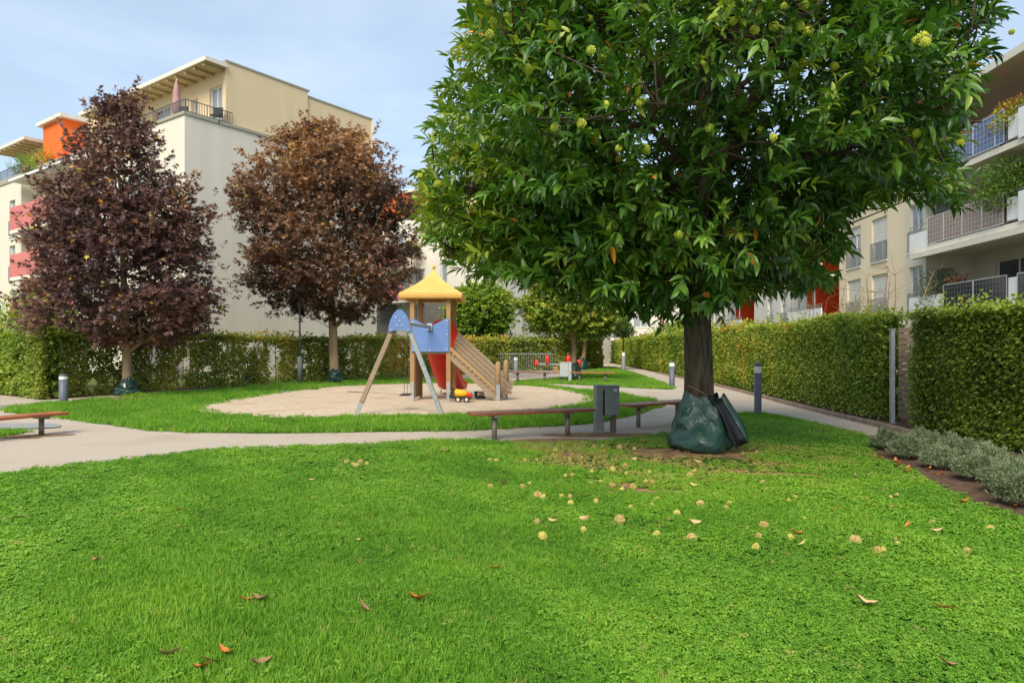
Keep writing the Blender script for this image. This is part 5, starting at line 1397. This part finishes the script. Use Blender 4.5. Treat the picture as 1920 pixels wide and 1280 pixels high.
m = MB(); lb(m, -.36, -.21, -.08, .08, .12, .20); m.beam((g[0] - .30, g[1], tz + .18), (g[0] - .24, g[1], tz + .40), .10, .07); m.build('chute', M['black'], t, bevel=.012)
for dx in (-.10, .14):
    for sy_ in (-.12, .12):
        m = MB(); wheel(m, (g[0] + dx, g[1] + sy_, tz + .085), .085, .06); w = m.build('wheel', M['black'], t)
        m = MB(); wheel(m, (g[0] + dx, g[1] + sy_ * 1.28, tz + .085), .045, .012); m.build('hub', M['hub'], w)
g = np.array(G(899, 752))
t = thing('toy_loader', (g[0], g[1], tz), 'small tan and black toy loader beside the yellow truck', 'toy loader')
m = MB(); lb(m, -.10, .14, -.07, .07, .05, .11); m.build('chassis', M['black'], t, bevel=.01)
m = MB(); lb(m, -.02, .14, -.07, .07, .112, .25); m.build('body', M['wood_light'], t, bevel=.02)
m = MB(); m.beam((g[0] - .10, g[1], tz + .06), (g[0] - .10, g[1], tz + .24), .09, .05); m.beam((g[0] - .16, g[1], tz + .22), (g[0] - .02, g[1], tz + .235), .05, .04); m.build('arm', M['black'], t)
for dx in (-.05, .12):
    for sy_ in (-.085, .085):
        m = MB(); wheel(m, (g[0] + dx, g[1] + sy_, tz + .055), .055, .035); m.build('wheel', M['black'], t)

# ------------------------------------------------------------------ seesaw and rail at the back
g = np.array(G(1046, 700))
t = thing('seesaw', (g[0], g[1], 0), 'red-seated spring seesaw behind the far benches', 'seesaw')
m = MB(); m.beam((g[0] - 1.35, g[1], .62), (g[0] + 1.35, g[1], .54), .12, .09); m.build('beam', M['galv'], t, bevel=.01)
m = MB(); m.box(g[0] - .3, g[0] + .02, g[1] - .12, g[1] + .12, 0, .46); m.build('pivot', M['wood_post'], t, bevel=.03)
for s in (-1, 1):
    m = MB(); m.tube([(g[0] + s * 1.3, g[1], .5), (g[0] + s * 1.38, g[1], .62), (g[0] + s * 1.36, g[1], .9)], [.12, .17, .11], 12); m.build('seat', M['red_toy'], t)
    m = MB(); m.lathe((g[0] + s * .68, g[1], .62), [(.10, -.05), (.13, .12), (.17, .3), (.13, .5), (.05, .56)], 14); m.build('handle_guard', M['red_toy'], t)
fp = [(-.9, 45.6), (2.6, 44.2)]
t = thing('metal_railing', (.9, 45, 0), 'low grey metal railing behind the ramp', 'railing')
fd = np.array(fp[1]) - np.array(fp[0]); FR = Face(fp[0], fd, (fd[1], -fd[0]))
L = float(np.linalg.norm(fd))
for z in (.15, 1.25):
    m = MB(); FR.box(m, 0, L, z, z + .05, -.02, .02); m.build('rail', M['rail_grey'], t)
for i in range(24):
    m = MB(); u = L * i / 23; FR.box(m, u - .009, u + .009, .0, 1.25, -.009, .009); m.build('bar', M['rail_grey'], t)
gx, gy = -4.6, 41.5
t = thing('utility_cabinet', (gx + .8, gy, 0), 'pale grey utility cabinet seen under the play tower platform', 'cabinet')
m = MB(); m.box(gx + .55, gx + 1.35, gy - .2, gy + .2, .06, 1.15); m.build('body', M['bin_pale'], t, bevel=.015)
m = MB(); m.box(gx + .5, gx + 1.4, gy - .25, gy + .25, 1.152, 1.2); m.build('lid', M['bin_pale'], t, bevel=.01)
m = MB(); m.box(gx + .5, gx + 1.4, gy - .25, gy + .25, 0, .058); m.build('plinth', M['kerb'], t)
# garden gate in the back hedge
gp = np.array([-11.45, 29.7]); gd = unit(np.array([[4.95, 9.5]]))[0]
GF = Face(gp, gd, (gd[1], -gd[0]))
t = thing('garden_gate', (gp[0], gp[1], 0), 'small dark blue slatted gate in the gap of the back hedge', 'gate')
for i in range(8):
    m = MB(); u = -.15 + i * .13; GF.box(m, u, u + .055, .08, 1.15, .0, .02); m.build('slat', M['bollard'], t)
for z in (.25, .95):
    m = MB(); GF.box(m, -.2, .95, z, z + .05, -.035, -.003); m.build('crossrail', M['bollard'], t)
m = MB(); GF.box(m, .15, .85, .1, .6, -.35, -.1); m.build('box', M['bollard'], t, bevel=.01)

# ------------------------------------------------------------------ watering bags round the trunks
def bag(c, r0, r1, h, label, seed, wr=.10, nth=96, nz=26, flap=None, squash=1.0):
    t = thing('watering_bag', (c[0], c[1], 0), label, 'watering bag', 'green watering bags')
    r = random.Random(seed); ph = [r.uniform(0, 6.28) for _ in range(14)]
    jit = {}
    vs = []
    for i in range(nz + 1):
        t_ = i / nz
        for j in range(nth):
            a = 2 * math.pi * (j + .5 * (i % 2)) / nth
            base = r1 + (r0 - r1) * (t_ ** .8)
            base *= 1 + .06 * math.sin(math.pi * t_)
            fold = sum(math.sin((q + 3) * a + ph[q] + 2.6 * t_ * math.sin(ph[q + 5])) / (q + 2.0) for q in range(5))
            ridge = sum((1 - 2 * abs(math.sin((2 + q) * a * .5 + ph[q + 7] + (1.5 + q) * (1.3 if nth > 60 else 2.3) * t_ * (1 if q % 2 else -1)))) / (1 + .5 * q) for q in range(5))
            k = base * (1 + wr * (.4 + .9 * t_) * fold + wr * .75 * ridge * (.35 + .65 * math.sin(math.pi * min(1, t_ * 1.05)))) + r.gauss(0, .003 if nth > 60 else .008)
            if t_ < .16: k *= .78 + .22 * (t_ / .16) ** .5
            z = .05 + h * t_ + (.05 * math.sin(2 * a + ph[1]) + .03 * math.sin(5 * a + ph[2])) * (t_ > .8) * (t_ - .8) * 5 + .04 * math.sin(2 * a + ph[3]) * (1 - t_) + (r.gauss(0, .004) if 0 < i < nz else 0)
            if flap is not None:
                da = (a - flap + math.pi) % (2 * math.pi) - math.pi
                if abs(da) < .24: k *= 1 - (.42 * (1 - t_) ** .6) * (1 - (da / .24) ** 2)
            vs.append((c[0] + k * math.cos(a), c[1] + k * math.sin(a) * squash, z))
    fs = []
    for i in range(nz):
        for j in range(nth):
            p, q_, u_, w_ = i * nth + j, i * nth + (j + 1) % nth, (i + 1) * nth + j, (i + 1) * nth + (j + 1) % nth
            fs += [(p, q_, u_), (q_, w_, u_)] if i % 2 == 0 else [(p, w_, u_), (p, q_, w_)]
    m = MB(); m.add(vs, fs, True)
    o = m.build('cover', M['bag'], t)
    return t
b = bag((2.88, 10.62), .26, .60, .80, 'large green tarpaulin watering bag round the chestnut trunk', 4, wr=.115, nth=120, nz=30, flap=math.radians(-40))
# near-black sheet standing in for the shaded slit, and turned-up flap at its right
K0, K1 = Vector((3.02, 10.30, .78)), Vector((3.12, 10.34, .84))
E0_, E1_ = Vector((3.24, 10.00, .12)), Vector((3.46, 10.16, .18))        # lower ends of the slit's two sides
def sheet_between(rows, name, material, parent, th):
    n = len(rows[0]); m = MB(); m.add([tuple(p) for r in rows for p in r], [(i * n + k, i * n + k + 1, (i + 1) * n + k + 1, (i + 1) * n + k) for i in range(len(rows) - 1) for k in range(n - 1)], True)
    o = m.build(name, material, parent); md = o.modifiers.new('thickness', 'SOLIDIFY'); md.thickness = th
    return o
rows = []
for i in range(9):
    t_ = i / 8; a, b_ = K0.lerp(E0_, t_), K1.lerp(E1_, t_)
    rows.append([a.lerp(b_, k / 4) + Vector((0, .10 * math.sin(math.pi * k / 4) * t_, 0)) for k in range(5)])
sheet_between(rows, 'dark_inside', M['bag_in'], b, .004)
rows = []
for i in range(9):
    t_ = i / 8; a = K1.lerp(E1_, t_); w_ = .05 + .16 * math.sin(math.pi * (.15 + .75 * t_))
    rows.append([a + Vector((w_ * k / 3 * .75, w_ * k / 3 * .6, .05 * math.sin(math.pi * k / 3) - .03 * k * t_ + .012 * math.sin(9 * t_ + k))) for k in range(4)])
sheet_between(rows, 'flap', M['bag'], b, .004)
m = MB(); m.tube([(2.66, 10.48, 1.0), (2.74, 10.46, .97), (2.86, 10.42, .90), (2.96, 10.42, .84)], .006, 6); m.build('cord', M['rope'], b)
m = MB(); m.tube([(2.94, 10.36, .86), (2.98, 10.34, .80), (3.0, 10.31, .72)], [.03, .022, .01], 8); m.tube([(2.98, 10.36, .84), (3.05, 10.34, .80)], [.02, .012], 8); m.build('knot', M['bag_in'], b)
c = G(240, 741); b = bag(c, .20, .52, .52, 'crumpled green watering bag slumped round the left purple maple', 11, wr=.19, nth=44, nz=14)
m = MB(); m.box(c[0] + .09, c[0] + .16, c[1] - .44, c[1] - .425, .30, .42); m.build('tag', M['frame_white'], b)
c = G(628, 719); bag(c, .27, .36, .58, 'green watering bag round the bronze maple trunk', 21, wr=.12, nth=36, nz=14)
c = G(1077, 713); bag(c, .20, .40, .85, 'green watering bag at the yellowing tree behind the far bin', 31, wr=.12, nth=32, nz=12)
c = G(1091, 693); bag(c, .24, .52, .9, 'green watering bag at the rear round-headed tree', 41, wr=.12, nth=32, nz=12)

# ------------------------------------------------------------------ lavender bed
lav = [((5.72, 10.55), .42, 'grey-green lavender bush at the far tip of the bed'), ((6.12, 10.25), .40, 'lavender bush behind the tip bush, next to the path'), ((5.55, 9.65), .40, 'lavender bush on the lawn side, second from the far tip'), ((6.02, 9.35), .40, 'lavender bush on the path side with an orange leaf before it'),
       ((5.48, 8.85), .42, 'broad lavender bush on the lawn side in the middle of the bed'), ((6.35, 9.35), .28, 'small lavender bush out on the path edge'), ((5.92, 8.55), .42, 'tall lavender bush in the middle of the bed, path side'), ((5.42, 8.05), .44, 'bushy lavender on the lawn side, third from the right edge'), ((5.85, 7.75), .40, 'lavender bush at the right edge by the path'), ((5.25, 7.3), .42, 'pale lavender bush cut by the right edge'), ((4.98, 6.75), .36, 'nearest lavender bush at the lower right edge of the bed'), ((5.5, 6.7), .38, 'lavender bush just past the right edge, beside the path'), ((5.2, 6.0), .40, 'lavender bush outside the frame at the near end of the bed')]
for (x, y), r, lb_ in lav:
    t = thing('lavender_bush', (x, y, .03), lb_, 'lavender', 'lavender bushes in the bed')
    r *= random.uniform(.56, .76); n = 6000; D = rdir(n); D[:, 2] = np.abs(D[:, 2]); D = unit(D + [0, 0, .25])
    rho = rng.uniform(.3, 1, n) ** .5
    P = np.array([x, y, .04]) + D * np.array([r, r, r * 1.15]) * (rho * (1 + .2 * wob(D * 3 + x, 2)))[:, None]
    A = unit(D * [1, 1, 1.3] + rng.normal(0, .8, (n, 3))); N = rdir(n)
    L = rng.uniform(.022, .05, n)
    tint = .1 + .75 * rho * np.clip(.4 + P[:, 2] / r * .6, 0, 1) * 0 + random.uniform(.3, .5) + .13 * wob(P, 5) + rng.normal(0, .16, n)
    leafmesh('foliage', P, A, N, L, .013, T_NEEDLE, tint, M['lf_lavender'], t, kind='stuff')
    m = MB()
    for i in range(16):
        d = rdir(1)[0]; d[2] = abs(d[2]) + .4; m.tube([(x, y, .03), (x + d[0] * r * .6, y + d[1] * r * .6, .03 + d[2] * r * .45)], [.008, .004], 4, caps=False)
    m.build('stem', M['bark_dry'], t, kind='stuff')

# ------------------------------------------------------------------ fallen husks and leaves
crA = [(20, 85), (490, 130), (505, 98), (930, 75), (1030, 85), (760, 72), (885, 228), (970, 205), (975, 250), (1030, 243), (1127, 246), (1427, 247), (570, 268), (617, 266), (745, 240), (600, 158), (680, 145), (740, 323), (805, 315), (883, 335), (945, 362), (1020, 345), (1105, 312), (1153, 315), (1180, 430), (1150, 470), (1003, 487), (1470, 462), (1660, 462), (1640, 492), (1312, 525), (930, 572), (690, 640), (380, 585), (420, 415), (385, 405), (545, 408), (600, 410), (605, 455), (285, 342), (330, 322), (70, 345), (1175, 670), (1410, 695), (1890, 605), (1860, 685), (1835, 760), (1885, 320), (1845, 105), (1905, 110), (420, 685), (1400, 270), (300, 160), (380, 162), (110, 165), (65, 162), (775, 445)]
crB = [(320, 155), (350, 162), (400, 140), (595, 155), (635, 220), (455, 287), (185, 325), (365, 410), (150, 400), (130, 475), (797, 432), (1025, 388), (1065, 432), (1080, 460), (945, 500), (985, 498), (1310, 312), (1700, 355), (1535, 515), (1030, 138), (175, 35), (455, 55)]
spots = [(900 + x * .28125, 820 + y * .28125) for x, y in crA] + [(1380 + x * .28125, 900 + y * .28125) for x, y in crB] + [(650, 870), (662, 873), (676, 869), (688, 873), (668, 877), (1130, 768 + 70), (1240, 812)]
HG = [husk_mesh('chestnut_husk', .036 + .005 * i, M['burr'] if i % 2 == 0 else M['burr_tan'], 10 + i) for i in range(4)]
for i, (x, y) in enumerate(spots):
    g = G(x, y + 3)
    o = bpy.data.objects.new('chestnut_husk', HG[i % 4]); COL.objects.link(o)
    o.location = (g[0], g[1], .045); o.rotation_euler = (random.random() * 6, random.random() * 6, random.random() * 6); s = random.uniform(.62, .95); o.scale = (s, s, s * .75)
    tag(o, ('spiky pale yellow' if i % 2 == 0 else 'browned tan') + ' chestnut husk lying in the grass around the tree', 'chestnut husk', ('pale' if i % 2 == 0 else 'browned') + ' chestnut husks fallen on the lawn')
def dry_leaf(w, curl, seed, material):
    r = random.Random(seed); m = MB(); n = 7; vs = []; L = 1.0
    for i in range(n):
        t_ = i / (n - 1); hw = w * math.sin(math.pi * min(1, t_ * .95 + .04)) ** .8 * (1 + r.uniform(-.12, .12))
        x = (t_ - .5) * L; z = curl * (4 * (t_ - .5) ** 2) + r.uniform(-.02, .02)
        vs += [(x, -hw, z + curl * .8 * r.uniform(.5, 1)), (x, 0, z), (x, hw, z + curl * .8 * r.uniform(.5, 1))]
    fs = []
    for i in range(n - 1):
        for k in (0, 1): fs.append((i * 3 + k, i * 3 + k + 1, (i + 1) * 3 + k + 1, (i + 1) * 3 + k))
    me = bpy.data.meshes.new('fallen_leaf'); me.from_pydata(vs, [], fs); me.materials.append(M[material]); me.polygons.foreach_set('use_smooth', [True] * len(fs))
    return me
LM = {k: [dry_leaf(.17 + .03 * i, .10 + .07 * i, i * 7 + q, mt) for i in range(3)] for q, (k, mt) in enumerate((('o', 'leaf_orange'), ('p', 'leaf_pale'), ('b', 'leaf_brown')))}
lv = [('o', 946, 914), ('o', 1132, 853), ('p', 1192, 868), ('p', 1309, 873), ('p', 1035, 988), ('p', 1101, 985), ('p', 1253, 985), ('p', 1302, 991), ('p', 1301, 920), ('p', 1431, 930), ('o', 925, 1080), ('p', 1433, 930), ('p', 1523, 935), ('o', 1566, 966), ('o', 1494, 1013), ('p', 1504, 1032), ('p', 1680, 941), ('o', 1808, 952), ('o', 1700, 997), ('p', 1758, 1007), ('p', 1623, 1148), ('o', 1775, 1157), ('b', 1563, 928), ('p', 1605, 903), ('p', 677, 1024), ('o', 462, 1141), ('b', 489, 1142), ('b', 683, 1155), ('b', 315, 1247), ('o', 425, 1246), ('b', 398, 1260), ('o', 379, 1272), ('b', 490, 1265), ('o', 333, 968), ('b', 180, 1064), ('b', 838, 853), ('p', 586, 908), ('b', 1775, 1265), ('o', 785, 1140)]
names = {'o': 'orange', 'p': 'pale straw-coloured', 'b': 'dull brown'}
for i, (k, x, y) in enumerate(lv):
    g = G(x, y); o = bpy.data.objects.new('fallen_leaf', LM[k][i % 3]); COL.objects.link(o)
    s = random.uniform(.085, .12); o.scale = (s, s, s); o.location = (g[0], g[1], .056); o.rotation_euler = (random.gauss(0, .35), random.gauss(0, .3), random.uniform(-.7, .7))
    tag(o, names[k] + ' curled chestnut leaf fallen on the lawn', 'leaf', names[k] + ' leaves on the lawn')
bedl = [(1652, 866), (1680, 871), (1685, 880), (1702, 885), (1741, 887), (1850, 918), (1880, 945), (1733, 829), (1760, 900), (1905, 960), (1700, 893)]
for i, (x, y) in enumerate(bedl):
    g = G(x, y); o = bpy.data.objects.new('fallen_leaf', LM['o'][i % 3]); COL.objects.link(o)
    s = random.uniform(.09, .13); o.scale = (s,) * 3; o.location = (g[0], g[1], .06); o.rotation_euler = (random.gauss(0, .3), random.gauss(0, .3), random.uniform(0, 6))
    tag(o, 'dry orange leaf lying on the soil in front of the lavender', 'leaf', 'dry leaves in the lavender bed')
